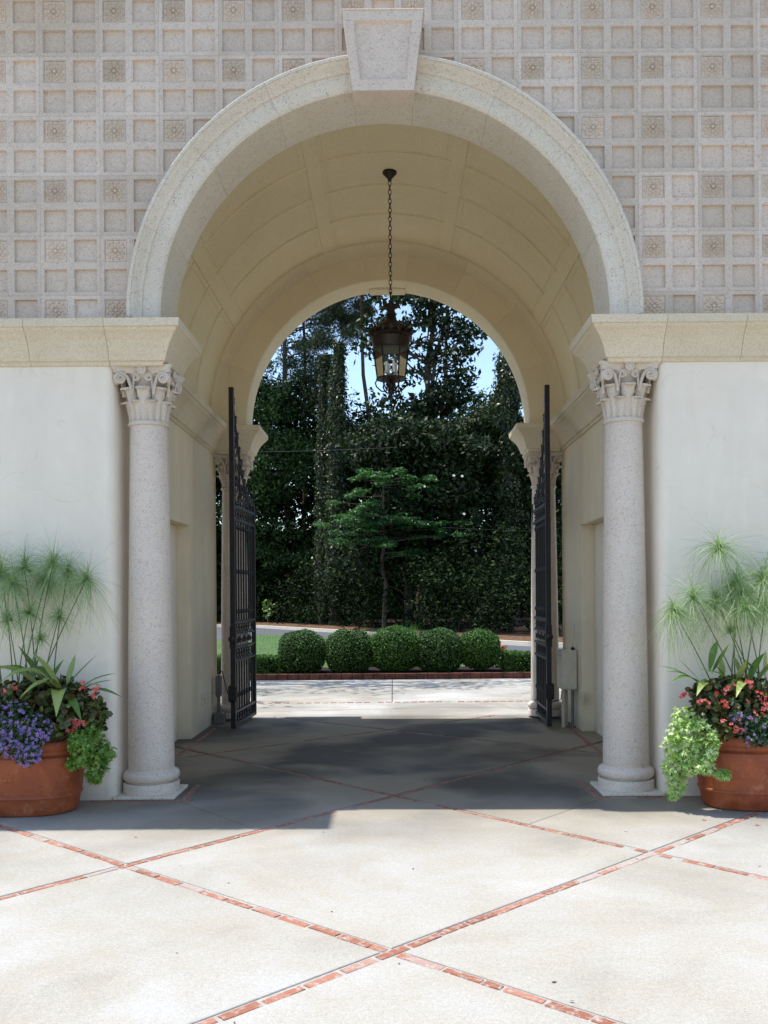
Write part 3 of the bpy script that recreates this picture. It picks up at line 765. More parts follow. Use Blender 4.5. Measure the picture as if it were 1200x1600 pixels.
BS = MB().lathe([(.19,.105)]+[(.192+.034*math.cos(a), .158+.043*math.sin(a)) for a in [-math.pi/2+math.pi*i/10 for i in range(11)]]+[(.186,.208),(.178,.212)], 48).mesh('base', M_col)
PL = MB().lathe([(.221,.026),(.224,.030),(.224,.100),(.219,.108),(.10,.112)], 48).mesh('plinth', M_col)
def bell():
    return MB().lathe([(.122,0),(.119,.10),(.126,.2),(.146,.28),(.168,.33),(.196,.36),(.20,.372)], 32).mesh('capital', M_cap)
BELL = bell()
def column(x, y, label):
    c = empty('stone_column', (x, y, 0), label=label, cat='column', group='columns carrying the arches')
    for nm, me in (('shaft', SH), ('astragal', AST), ('base', BS), ('plinth', PL)): obj(nm, me, c)
    cp = obj('capital', BELL, c, (0, 0, 3.008)); obj('abacus', ABA, cp)
    for k in range(8):
        obj('acanthus_leaf', LEAF_LO, cp, rot=(0, 0, k*math.pi/4+math.pi/8)); obj('acanthus_leaf', LEAF_HI, cp, rot=(0, 0, k*math.pi/4))
    for k in range(4):
        obj('volute', VOL[0], cp, rot=(0, 0, k*math.pi/2)); obj('volute', VOL[1], cp, rot=(0, 0, k*math.pi/2)); obj('rosette', ROS, cp, rot=(0, 0, k*math.pi/2))
column(-1.93, 7.5, 'speckled stone column with carved leafy capital, nearest one on the left beside the papyrus planter')
column(1.93, 7.5, 'speckled stone column with carved leafy capital, nearest one on the right beside the papyrus planter')
column(-2.02, 12.02, 'far stone column behind the left iron gate leaf, shaded and partly hidden')
column(2.02, 12.02, 'far stone column behind the right iron gate leaf, next to the beige electrical box')

# ================================================================ IRON GATES
def gate(hinge, free, s, label):
    """leaf in local x (0 hinge .. W free edge), z up; s=+1/-1 is only which way it is built"""
    h = Vector(hinge); fr = Vector(free); W = (fr-h).length; ang = math.atan2((fr-h).y, (fr-h).x)
    g = empty('iron_gate', (h.x, h.y, 0), ang, label=label, cat='gate', group='open wrought iron gate leaves')
    def p(mb, name, parent=g, **k): return mb.build(name, M_iron, parent, **k)
    def scr(cx, cz, R, turns, hand, r=.010, a0=math.pi/2, flat=1.0):
        pts = []; n = int(turns*14)
        for k in range(n+1):
            a = a0-hand*(k/n)*turns*2*math.pi; rr = R*(1-.8*k/n); pts.append((cx+rr*math.cos(a), 0, cz+rr*math.sin(a)*flat))
        return pts
    b = lambda x0, x1, z0, z1, d=.018: MB().box((x0, -d, z0), (x1, d, z1), bev=.004)
    H0 = 2.67
    p(b(-.025, .025, .06, H0+.1, .025), 'stile'); p(b(W-.03, W+.03, .045, 4.06, .028), 'stile')
    RZ = [(.055, .10), (.215, .245), (.82, .85), (.985, 1.01), (1.14, 1.165), (1.285, 1.315), (2.50, 2.53), (2.65, 2.69)]
    for a, c in RZ: p(b(.025, W-.03, a, c, .020), 'rail')
    nb = 7
    xs = [.025+(W-.055)*(i+1)/(nb+1) for i in range(nb)]
    BAR = {}
    def inst(mb, name, x, z=0):
        key = (name,); 
        if key not in BAR: BAR[key] = mb.mesh(name, M_iron)
        return obj(name, BAR[key], g, (x, 0, z))
    for i, x in enumerate(xs):
        inst(MB().box((-.009,-.009,1.316), (.009,.009,2.499)), 'bar', x)
        inst(MB().box((-.009,-.009,.246), (.009,.009,.819)), 'lower_bar', x)
        inst(MB().lathe([(.009,-.03),(.018,-.02),(.024,0),(.018,.02),(.009,.03)], 8), 'collar', x, 1.90)
        inst(MB().lathe([(.009,-.03),(.018,-.02),(.024,0),(.018,.02),(.009,.03)], 8), 'collar', x, 2.43)
        inst(MB().lathe([(.009,-.03),(.018,-.02),(.024,0),(.018,.02),(.009,.03)], 8), 'collar', x, .42)
        inst(MB().lathe([(.009,-.03),(.018,-.02),(.024,0),(.018,.02),(.009,.03)], 8), 'collar', x, 1.42)
        inst(MB().lathe([(.0,0),(.016,.02),(.007,.07),(.0,.10)], 6), 'finial', x, 2.69)
    # ornamental bands between the close rails: rings, lozenges, rings
    ring = MB(); n = 12; R = (W-.055)/(nb+1)/2
    for (z0, z1) in ((.85, .985), (1.01, 1.14), (1.165, 1.285), (.10, .215), (2.53, 2.65)):
        zc = (z0+z1)/2; hh = (z1-z0)/2
        bd = MB()
        for i in range(nb+1):
            cx = .025+R*(2*i+1)
            if z0 == 1.01:
                pts = scr(cx-R*.1, zc, hh*.85, 1.3, 1 if i % 2 else -1); bd.tube(pts, .0075, 4, smooth=False)
            else:
                pts = [(cx+min(R,.055)*math.cos(a), 0, zc+hh*.96*math.sin(a)) for a in [2*math.pi*k/n for k in range(n+1)]]; bd.tube(pts, .0075, 4, caps=False, smooth=False)
                bd.lathe([(0,-.012),(.015,0),(0,.012)], 6, (cx, 0, zc), caps=False)
        p(bd, 'ornament_band')
    # sweeping crest with scrolls and leaf crockets
    def crest(t): return .03+(W-.03)*t, H0+.10+1.28*t**2.15
    cr = MB(); cpts = [(crest(t/20)[0], 0, crest(t/20)[1]) for t in range(21)]; cr.tube(cpts, .014, 6)
    p(cr, 'crest_bar')
    for k in range(1, 12):
        x, z = crest(k/12+.02); mb = MB(); mb.lathe([(0,-.055),(.020,-.045),(.032,-.01),(.024,.03),(.034,.052),(0,.07)], 7, sy=.7); p(mb, 'crocket', loc=(x-.022, 0, z+.02), rot=(0, R_(-25+k*1.5), 0))
    for (cx, cz, R, tr, hd, fl) in ((W*.80, 2.98, .19, 1.6, 1, 1.45), (W*.84, 3.42, .13, 1.5, -1, 1.5), (W*.55, 2.89, .14, 1.5, -1, 1.2), (W*.33, 2.82, .085, 1.4, 1, 1.1), (W*.93, 3.70, .06, 1.3, 1, 1.6), (W*.66, 3.16, .075, 1.3, 1, 1.3), (W*.90, 3.15, .07, 1.3, -1, 1.5)):
        mb = MB(); mb.tube(scr(cx, cz, R, tr, hd, a0=-math.pi/2 if hd > 0 else math.pi/2, flat=fl), .0115, 5); p(mb, 'scroll')
    mb = MB()
    for (cx, cz, q) in ((W*.80, 2.98, .05), (W*.84, 3.42, .045), (W*.55, 2.88, .045), (W*.93, 3.2, .05), (W*.93, 3.55, .04), (W*.7, 2.76, .05), (W*.45, 2.76, .04), (W*.9, 2.78, .05)):
        for k in range(5):
            a = k*2*math.pi/5; mb.lathe([(0,-q*.8),(q*.42,0),(0,q*.8)], 5, caps=False, M=Matrix.Translation((cx+q*.7*math.cos(a), 0, cz+q*.7*math.sin(a))) @ Matrix.Rotation(-a+math.pi/2, 4, 'Y'))
    p(mb, 'leaf_ornament')['kind'] = 'stuff'
    mb = MB(); mb.lathe([(.014,0),(.014,.05),(.034,.06),(.040,.078),(.030,.098),(0,.104)], 14, M=Matrix.Translation((W+.01, 0, 1.10)) @ Matrix.Rotation(R_(90)*(1), 4, 'Y')); p(mb, 'knob')
    p(MB().box((W-.05, -.035, .98), (W+.032, .035, 1.24), bev=.004), 'lock_case')
    p(MB().box((W+.0305, -.05, .36), (W+.085, .05, .56), bev=.02), 'motor_bracket')
    return g
gate((-1.815+CX, 12.0, 0), (-1.885+CX, 10.85, 0), 1, 'black wrought iron gate leaf folded open on the left, with scrolled crest')
gate((1.845+CX, 12.0, 0), (1.83+CX, 10.85, 0), -1, 'black wrought iron gate leaf folded open on the right, before the beige box')

# ================================================================ LANTERN
LY = 9.7
lc = at(611, 560, LY)
L = empty('hanging_lantern', (lc.x, LY, 3.66), label='ornate dark bronze lantern with glass sides hanging on a chain from the vault', cat='lantern')
def z(py): return CH-(py-930)/F*LY-3.66
crown_top = CZ+math.sqrt((RV+.012)**2-lc.x**2)-3.66
L_ = lambda mb, nm, mat=M_bronze, parent=L, **k: mb.build(nm, mat, parent, **k)
cz0 = crown_top
L_(MB().lathe([(.075,cz0),(.075,cz0-.02),(.055,cz0-.04),(.022,cz0-.075),(.018,cz0-.1),(0,cz0-.102)], 18), 'ceiling_rose')
lk = MB(); n = 14
lk.tube([(.016*math.cos(a), 0, .030*math.sin(a)) for a in [2*math.pi*k/n for k in range(n+1)]], .0042, 5, caps=False)
LK = lk.mesh('chain_link', M_bronze)
zz = cz0-.12; k = 0; zend = z(463)
while zz > zend: obj('chain_link', LK, L, (0, 0, zz), (0, 0, (k % 2)*math.pi/2+.3)); zz -= .0475; k += 1
zt = z(470)
L_(MB().tube([(0,0,zend+.05),(0,0,z(500))], .009, 8), 'rod')
# top crown: flared cup of leaves
cw = MB(); cw.lathe([(.02,z(498)),(.055,z(492)),(.040,z(486)),(.055,z(482)),(.085,z(478))], 16)
for k in range(8):
    a = k*math.pi/4; c, s_ = math.cos(a), math.sin(a)
    cw.add([(.07*c-.03*s_, .07*s_+.03*c, z(481)), (.07*c+.03*s_, .07*s_-.03*c, z(481)), (.105*c+.02*s_, .105*s_-.02*c, z(476)), (.118*c, .118*s_, z(473.5)), (.105*c-.02*s_, .105*s_+.02*c, z(476))], [(0,1,2,3,4),(4,3,2,1,0)])
L_(cw, 'crown')
L_(MB().lathe([(.03,z(497)),(.055,z(498)),(.075,z(502)),(.135,z(507)),(.175,z(513)),(.195,z(520)),(.20,z(523))], 32), 'dome')
# pierced gallery
ga = MB(); N8 = 16
ga.lathe([(.198,z(523)),(.222,z(525)),(.226,z(527.5)),(.205,z(529))], 32); ga.lathe([(.20,z(517)),(.215,z(518)),(.215,z(519)),(.20,z(520))], 32)
for k in range(N8):
    a = 2*math.pi*k/N8; c, s_ = math.cos(a), math.sin(a); r = .218
    ga.lathe([(0,0),(.018,.014),(.026,.034),(.014,.052),(.020,.062),(0,.078)], 6, M=Matrix.Translation((r*c, r*s_, z(525))) @ Matrix.Rotation(a, 4, 'Z') @ Matrix.Rotation(.25, 4, 'Y') @ Matrix.Scale(.5, 4, (1,0,0)))
for k in range(6):
    a = k*math.pi/3+math.pi/6; c, s_ = math.cos(a), math.sin(a); pts = []
    for t in range(9): q = t/8*4.2; pts.append(((.225+.028*math.sin(q))*c, (.225+.028*math.sin(q))*s_, z(520)-.055*t/8+.012*math.cos(q)))
    ga.tube(pts, .009, 5)
L_(ga, 'gallery')
L_(MB().lathe([(.205,z(528)),(.20,z(534)),(.198,z(537)),(.192,z(541)),(.190,z(545)),(.178,z(546))], 32), 'cornice_ring')
r_t, r_b, zt_, zb_ = .186, .146, z(545), z(591)
for k in range(6):
    a0, a1 = k*math.pi/3, (k+1)*math.pi/3
    q = [(r_t*math.cos(a0), r_t*math.sin(a0), zt_), (r_t*math.cos(a1), r_t*math.sin(a1), zt_), (r_b*math.cos(a1), r_b*math.sin(a1), zb_), (r_b*math.cos(a0), r_b*math.sin(a0), zb_)]
    MB().add([tuple(c*.985 if i < 2 else c for i, c in enumerate(p)) for p in q], [(0,1,2,3)]).build('glass_pane', M_glass, L)
    L_(MB().tube([q[0], q[3]], .009, 6), 'corner_bar')
L_(MB().lathe([(.138,z(590)),(.158,z(591)),(.160,z(593)),(.12,z(594.5)),(.06,z(597)),(.03,z(600)),(.024,z(607)),(.038,z(610)),(.030,z(614)),(.012,z(617)),(.016,z(620)),(.0,z(625))], 24), 'lower_bowl')
fr = MB()
for k in range(6):
    a = k*math.pi/3; c, s_ = math.cos(a), math.sin(a)
    fr.tube([(r*c, r*s_, z(y)) for r, y in ((.145,593),(.168,598),(.155,604),(.105,611),(.055,612),(.045,606),(.075,602),(.09,606))], .008, 5)
L_(fr, 'bottom_scrollwork')
fg = L_(MB().lathe([(.06,z(592)),(.065,z(590)),(.03,z(588.5)),(.008,z(588)),(.008,z(583)),(0,z(583))], 16), 'candle_cluster')
for k in range(4):
    a = k*math.pi/2+.5; x, y = .058*math.cos(a), .058*math.sin(a)
    MB().lathe([(.02,z(583.5)),(.024,z(582)),(.012,z(581.5)),(.0135,z(581)),(.0135,z(566)),(.005,z(565.5)),(0,z(565.4))], 10, (x, y, 0)).build('candle', M_candle, fg)
    MB().tube([(0,0,z(588)), (x*.6, y*.6, z(588.5)), (x, y, z(583))], .006, 5).build('arm', M_bronze, fg)
    MB().lathe([(.006,z(565.5)),(.013,z(562)),(.011,z(558.5)),(.002,z(553)),(0,z(552.5))], 10, (x, y, 0)).build('bulb', M_glass, fg)

# ================================================================ WALL EQUIPMENT
bx = empty('electrical_box', (2.13, 11.12, .46), label='beige electrical box with aerial and conduits at the end of the right wall', cat='electrical box')
MB().box((-.085,-.16,0), (.10,.16,.47), bev=.006).build('cabinet', M_box, bx)
MB().box((-.078,-.168,.015), (.093,-.161,.455), bev=.003).build('cabinet_door', M_box, bx)
MB().box((-.090,-.15,.40), (-.0855,.15,.405)).build('seam', M_grey, bx)
MB().lathe([(.022,0),(.024,.02),(.012,.035),(0,.036)], 10, (.06,-.1,.47)).tube([(.06,-.1,.50),(.085,-.1,.78)], .002, 5).build('aerial', M_rubber, bx)
for x, y, r in ((-.05,-.06,.022), (.0,.06,.026), (.055,-.09,.018)): MB().tube([(x,y,0),(x,y,-.46)], r, 10).build('conduit', M_box if r > .02 else M_grey, bx)
MB().tube([(-.05,.02,.0),(-.06,.05,-.14),(-.15,.10,-.17),(-.27,-.12,-.10)], .006, 5).build('cable', M_rubber, bx)
gm = empty('gate_controller', (-2.16, 11.62, 0), label='small grey gate controller post with looping cable at the end of the left wall', cat='controller')
MB().box((-.06,-.10,.0), (.07,.10,.14), bev=.012).build('foot', M_grey, gm)
MB().tube([(-.0,0,.14),(.0,0,.36)], .022, 10).build('post', M_grey, gm)
MB().box((-.035,-.045,.34), (.035,.045,.60), bev=.008).build('housing', M_grey, gm)
MB().tube([(0,0,.60),(.01,0,.66),(.05,-.02,.66),(.10,-.1,.50),(.16,-.25,.40),(.24,-.45,.40)], .007, 6).build('cable', M_rubber, gm)
for s, y, z_, lb in ((-1, 10.95, .38, 'small beige socket plate low on the left passage wall'), (1, 10.62, .40, 'small beige socket plate low on the right passage wall')):
    o = empty('socket_plate', (s*2.235, y, z_), label=lb, cat='socket'); MB().box((-.035 if s > 0 else -.002, -.05, -.06), (.002 if s > 0 else .035, .05, .06), bev=.005).build('cover', M_box, o)
    MB().box((-.045 if s > 0 else .035, -.028, -.035), (-.035 if s > 0 else .045, .028, .02), bev=.003).build('flap', M_box, o)
# ================================================================ FOLIAGE TOOLS
def inst_mesh(name, tv, tf, pos, Rm, sc, mat, smooth=False):
    """one mesh out of many copies of a small template"""
    tv = np.asarray(tv, float); n = len(pos); k = len(tv)
    sc = np.asarray(sc, float)
    if sc.ndim == 1: sc = sc[:, None]
    P = (tv[None]*(sc[:, None, :] if sc.shape[1] == 3 else sc[:, None, :]))
    V = np.einsum('nij,nkj->nki', Rm, P)+pos[:, None, :]
    me = bpy.data.meshes.new(name)
    ls = np.array([len(f) for f in tf]); flat = np.concatenate([np.array(f) for f in tf])
    idx = (flat[None]+np.arange(n)[:, None]*k).ravel()
    me.vertices.add(n*k); me.vertices.foreach_set('co', V.astype(np.float32).ravel())
    me.loops.add(len(idx)); me.loops.foreach_set('vertex_index', idx.astype(np.int32))
    tot = np.tile(ls, n); st = np.concatenate([[0], np.cumsum(tot)[:-1]])
    me.polygons.add(len(tot)); me.polygons.foreach_set('loop_start', st.astype(np.int32)); me.polygons.foreach_set('loop_total', tot.astype(np.int32))
    me.polygons.foreach_set('use_smooth', np.full(len(tot), smooth))
    me.update(calc_edges=True); me.validate(); me.materials.append(mat); return me
def frames(nrm, up_noise=1.0, down=None):
    """rotation matrices whose z is nrm and x a random (or drooping) direction"""
    n = nrm/np.linalg.norm(nrm, axis=1)[:, None]
    r = rng.normal(size=n.shape)
    if down is not None: r = r*(1-down)+np.array([0, 0, -1.])*down*2
    x = r-n*(r*n).sum(1)[:, None]; x /= np.linalg.norm(x, axis=1)[:, None]+1e-9
    y = np.cross(n, x); return np.stack([x, y, n], axis=2)
LEAF4 = ([(0,0,0),(.5,.26,-.05),(1,0,-.10),(.5,-.26,-.05),(.5,0,.05)], [(0,3,4),(3,2,4),(2,1,4),(1,0,4)])
LEAFQ = ([(0,0,0),(.45,.24,-.04),(1,0,-.08),(.45,-.24,-.04)], [(0,3,2,1)])
LEAFR = ([(0,0,0),(.3,.36,-.03),(.75,.32,-.05),(1,0,-.12),(.75,-.32,-.05),(.3,-.36,-.03),(.5,0,.03)], [(0,6,1),(1,6,2),(2,6,3),(3,6,4),(4,6,5),(5,6,0)])
def star(n=5):
    v = [(.45,0,.03)]; 
    for k in range(2*n-1):
        a = math.pi+(k+.5+.0)*2*math.pi/(2*n)+.0; r = (.62 if k % 2 else .24); v.append((.45+r*math.cos(a)*.85, r*math.sin(a)*.85, -.05 if k % 2 else 0))
    v.insert(1, (0,0,0)); m = len(v)-1
    return v, [(0, i, i+1) for i in range(1, m)]+[(0, m, 1)]
IVY = star(5)
def ell_pts(n, c, r, shell=.0):
    d = rng.normal(size=(n, 3)); d /= np.linalg.norm(d, axis=1)[:, None]
    u = (shell+(1-shell)*rng.random(n)**(1/3))[:, None]
    return np.array(c)+d*u*np.array(r), d
def cloud(name, mat, blobs, size, per, parent=None, tmpl=LEAFQ, shell=.55, up=.35, out=.8, down=None, jit=.35, kind=None, rnd=.9):
    """blobs: (centre, radii) – leaves through their outer part"""
    P = []; Nn = []
    for c, r in blobs:
        n = per if isinstance(per, int) else max(8, int(per(r)))
        p, d = ell_pts(n, c, r, shell); P.append(p)
        Nn.append(d*out+np.array([0, 0, up])+rng.normal(size=d.shape)*rnd)
    P = np.concatenate(P); Nn = np.concatenate(Nn)
    s = size*(1+rng.uniform(-jit, jit, len(P)))
    me = inst_mesh(name, tmpl[0], tmpl[1], P, frames(Nn, down=down), s, mat)
    o = obj(name, me, parent)
    if kind: o['kind'] = kind
    return o

M_box1 = leafm('boxwood_leaf', [(.014,.040,.008),(.028,.072,.014),(.05,.115,.022),(.09,.18,.04)], .55, .2, .3)
M_box2 = leafm('boxwood_leaf_fresh', [(.024,.065,.011),(.05,.125,.02),(.10,.21,.035)], .55, .25, .3)
M_dark = leafm('magnolia_leaf', [tuple(x*.6 for x in c) for c in [(.010,.024,.008),(.018,.040,.013),(.030,.060,.020),(.045,.085,.025),(.10,.11,.04)]], .5, .12, .22)
M_mid = leafm('broad_leaf', [tuple(x*.9 for x in c) for c in [(.015,.040,.010),(.032,.080,.018),(.055,.125,.028),(.09,.17,.035),(.15,.20,.05)]], .40, .30)
M_bright = leafm('fresh_leaf', [(.03,.08,.02),(.06,.15,.035),(.10,.22,.055),(.15,.27,.08)], .45, .35)
M_need = leafm('pine_needle', [(.018,.035,.014),(.035,.055,.025),(.06,.075,.035),(.09,.095,.05)], .55, .12)
M_ivyd = leafm('ivy_on_trunk', [tuple(x*.7 for x in c) for c in [(.012,.030,.008),(.025,.055,.012),(.07,.10,.025),(.16,.17,.06)]], .40, .15)
M_pap = leafm('papyrus_ray', [(.12,.20,.08),(.20,.31,.12),(.34,.45,.22),(.52,.60,.36)], .5, .3)
M_ging = leafm('ginger_leaf', [(.05,.12,.02),(.10,.20,.035),(.16,.27,.05)], .38, .3)
M_bego = leafm('begonia_leaf', [(.025,.045,.010),(.04,.075,.018),(.08,.075,.025),(.10,.05,.02),(.08,.13,.03),(.16,.17,.04)], .35, .2)
M_lob = leafm('small_dark_leaf', [(.02,.05,.015),(.04,.09,.03),(.06,.12,.04)], .5, .2)
M_ivyb = leafm('green_ivy_leaf', [(.09,.19,.025),(.16,.30,.05),(.24,.38,.08)], .45, .25)
M_ivyv = leafm('variegated_ivy_leaf', [(.18,.36,.05),(.34,.52,.12),(.54,.66,.28),(.66,.73,.42)], .5, .2)
M_purp = leafm('purple_petal', [(.16,.07,.36),(.25,.13,.50),(.38,.25,.62),(.50,.40,.70)], .6, .25)
M_red = leafm('red_petal', [(.55,.012,.02),(.62,.02,.025),(.66,.05,.04),(.72,.22,.22)], .6, .25)
M_oran = leafm('orange_petal', [(.7,.14,.05),(.75,.25,.15)], .6, .25)
M_white = leafm('white_petal', [(.75,.73,.66),(.80,.78,.72)], .6, .2)
M_soil = simple('potting_soil', (.03,.02,.014), .95, 0, .5, 40, 1.0, .1)

# ---------------------------------------------------------------- planters
def planter(cx, cy, label):
    g = empty('planter', (cx, cy, 0), label=label, cat='planter', group='large terracotta planters by the arch')
    prof = [(.0,.006),(.385,.006),(.400,.020),(.412,.10),(.422,.128),(.431,.132),(.431,.145),(.424,.152),(.438,.26),(.452,.36),(.456,.40),(.448,.425),(.428,.436),(.418,.445),(.418,.468),(.432,.478),(.440,.495),(.440,.525),(.430,.540),(.400,.542),(.392,.52),(.385,.45)]
    MB().lathe(prof, 64, sx=1, sy=.64, power=2.5, caps=False).build('pot', M_terra, g)
    MB().lathe([(.39,.47),(.25,.49),(0,.50)], 32, sx=1, sy=.63, power=2.5, caps=False).build('soil', M_soil, g)
    # relief emblem scroll on the front
    rl = MB()
    for k in range(5):
        a = k*2*math.pi/5+.3; rl.lathe([(0,0),(.020,.004),(.012,.009),(0,.011)], 8, caps=False, M=Matrix.Translation((.03*math.cos(a), -.2835+.002, .30+.03*math.sin(a))) @ Matrix.Rotation(R_(90), 4, 'X'))
    rl.lathe([(0,0),(.016,.006),(0,.012)], 8, caps=False, M=Matrix.Translation((0,-.2835,.30)) @ Matrix.Rotation(R_(90), 4, 'X'))
    rl.build('relief', M_terra, g); return g
PLX, PRX, PY = -2.80+CX, 2.735+CX, 6.96
planter(PLX, PY, 'terracotta planter on the left, overflowing with purple flowers and plain green ivy')
planter(PRX, PY, 'terracotta planter on the right, overflowing with red begonias and pale variegated ivy')

def umbel_mesh(R, n, droop, seed):
    r = np.random.default_rng(seed); V = []; Fc = []; b = 0
    for i in range(n):
        th = r.uniform(0, 2*math.pi); el = R_(r.uniform(-40, 88)); l = R*r.uniform(.65, 1.35); w = .0017
        d = np.array([math.cos(th)*math.cos(el), math.sin(th)*math.cos(el), math.sin(el)]); side = np.array([-math.sin(th), math.cos(th), 0]); side = side*math.cos(i)+np.array([0,0,1])*math.sin(i)*.6
        wob = r.normal(size=3)*.30
        k = 6
        for j in range(k):
            t = j/(k-1); p = d*l*t+wob*l*t*t+np.array([0, 0, -droop*l*t*t*(.6+.8*math.cos(el))]); ww = w*(1.25-.8*t)
            V += [p-side*ww, p+side*ww]
        for j in range(k-1): Fc.append((b+2*j, b+2*j+1, b+2*j+3, b+2*j+2))
        b += 2*k
    return V, Fc
def papyrus(base, heads, label):
    """heads: (photo x, photo y, distance, radius in photo px, droop)"""
    g = empty('papyrus', base, label=label, cat='papyrus', group='papyrus plants in the planters'); B = Vector(base)
    for i, (px, py, Y, rp, dr) in enumerate(heads):
        tip = at(px, py, Y)-B; R = rp/F*Y*1.12
        root = Vector((random.uniform(-.16, .16)+.25*tip.x*.3, random.uniform(-.06, .06), 0))
        if tip.length > .0:
            pts = []
            for k in range(9):
                t = k/8; p = root.lerp(tip, t); bow = math.sin(t*math.pi)*.06; p.x += (-bow if tip.x > root.x else bow)*.5; pts.append(p)
            MB().tube(pts, [.0058-.0025*k/8 for k in range(9)], 6).build('stem', M_stem, g)
        v, f = umbel_mesh(R, int(150+rp*4), dr*.8, i+int(abs(px)))
        mb = MB(); mb.add(v, f); o = mb.build('umbel', M_pap, g, loc=tip)
        d = (tip-root).normalized(); o.rotation_euler = Vector((0,0,1)).rotation_difference((d+Vector((0,0,.8))).normalized()).to_euler()
        mb = MB()
        mb.lathe([(0,-.012),(.007,-.004),(.008,.006),(0,.016)], 6); mb.build('umbel_heart', M_straw, g, loc=tip)
papyrus((PLX+.02, PY, .50), [(2,900,6.95,50,.75),(38,888,7.05,40,.7),(82,884,6.95,50,.75),(134,908,6.9,42,.9),(106,894,7.1,34,.8),(45,958,6.8,32,.7),(12,966,6.9,26,.6),(92,964,7.05,20,.5),(63,998,6.9,15,.3),(72,906,7.12,34,.8),(-30,870,7.0,46,.8),(-45,930,6.9,40,.7),(20,912,6.85,36,.8)],
        'feathery papyrus clump rising from the left planter')
papyrus((PRX-.02, PY, .50), [(1123,858,6.95,44,.85),(1084,934,6.85,44,.8),(1053,955,6.8,42,1.2),(1158,928,6.95,44,.8),(1192,905,7.0,46,.8),(1142,986,6.95,13,.1),(1164,952,6.8,36,.8),(1196,952,6.85,34,.7),(1222,880,7.0,46,.8),(1120,940,7.05,38,.8),(1150,912,7.1,40,.8),(1240,940,6.9,40,.7)],
        'tall feathery papyrus clump rising from the right planter')

def blade(p0, p1, arch, w, fold=.25, n=9):
    p0, p1 = Vector(p0), Vector(p1); d = p1-p0; side = d.cross(Vector((0,-.3,1))).normalized()
    v = []; f = []
    for k in range(n):
        t = k/(n-1); c = p0+d*t+Vector((0,0,arch*math.sin(t*math.pi))); ww = w*math.sin(min(1, t*1.15+.06)*math.pi)**.7 if t < .97 else 0
        ww = w*max(.02, (math.sin((t**.8)*math.pi)))
        v += [c-side*ww+Vector((0,0,fold*ww)), c, c+side*ww+Vector((0,0,fold*ww))]
    for k in range(n-1): a = 3*k; f += [(a, a+1, a+4, a+3), (a+1, a+2, a+5, a+4)]
    return v, f
def striped():
    m, t, b, L_k = nodes('striped_ginger_leaf'); co = t.nodes.new('ShaderNodeUVMap')
    w = t.nodes.new('ShaderNodeTexWave'); w.inputs['Scale'].default_value = .9; w.inputs['Distortion'].default_value = 2.5; w.inputs['Detail'].default_value = 2
    mp = t.nodes.new('ShaderNodeMapping'); mp.inputs['Scale'].default_value = (7, .6, 1); L_k.new(co.outputs[0], mp.inputs[0]); L_k.new(mp.outputs[0], w.inputs[0])
    L_k.new(ramp(t, w.outputs[1], [(.35, (.08,.17,.03)), (.6, (.12,.23,.04)), (.72, (.50,.50,.14))]), b.inputs['Base Color']); b.inputs['Roughness'].default_value = .4; return m
M_strip = striped()
def ginger(base, leaves, label):
    g = empty('ginger_plant', base, label=label, cat='ginger plant', group='ginger lilies in the planters'); B = Vector(base)
    for (x0, y0, x1, y1, Y0, Y1, ar, w, st) in leaves:
        v, f = blade(at(x0, y0, Y0)-B, at(x1, y1, Y1)-B, ar, w*1.45)
        me = MB().add(v, f, True).mesh('leaf', M_strip if st else M_ging)
        uv = me.uv_layers.new(name='UVMap'); n = len(v)//3
        for lp in me.loops: i = lp.vertex_index; uv.data[lp.index].uv = ((i % 3)/2, (i//3)/n)
        obj('leaf', me, g)
ginger((PLX+.1, PY-.03, .5), [(96,1082,12,1058,6.8,6.6,.10,.030,1),(97,1080,50,1020,6.8,6.75,.03,.022,1),(98,1082,62,1068,6.8,6.6,.06,.026,1),(98,1078,152,1022,6.85,6.8,.0,.026,0),(104,1070,118,1022,6.9,6.95,.0,.020,1),(112,1085,182,1052,6.9,6.75,.03,.020,0),(112,1086,178,1062,6.9,6.7,.02,.016,0),(114,1088,192,1090,6.9,6.65,.055,.018,0),(90,1078,45,1045,6.85,6.9,.07,.022,0),(60,1080,10,1040,6.9,6.9,.06,.024,0),(100,1080,30,1092,6.75,6.55,.09,.026,1),(85,1078,-5,1072,6.8,6.6,.13,.026,1),(110,1086,160,1072,6.85,6.65,.04,.018,1),(70,1085,100,1030,6.95,7.0,.02,.022,0),(98,1084,128,1128,6.8,6.6,.05,.022,0),(95,1085,88,1120,6.8,6.62,.10,.036,1),(80,1080,28,1008,7.0,7.05,.0,.02,0),(75,1085,-30,1050,6.9,6.8,.1,.03,1),(40,1080,62,1025,6.95,7.0,.0,.02,0)],
       'arching striped ginger leaves in the left planter, above the purple flowers')
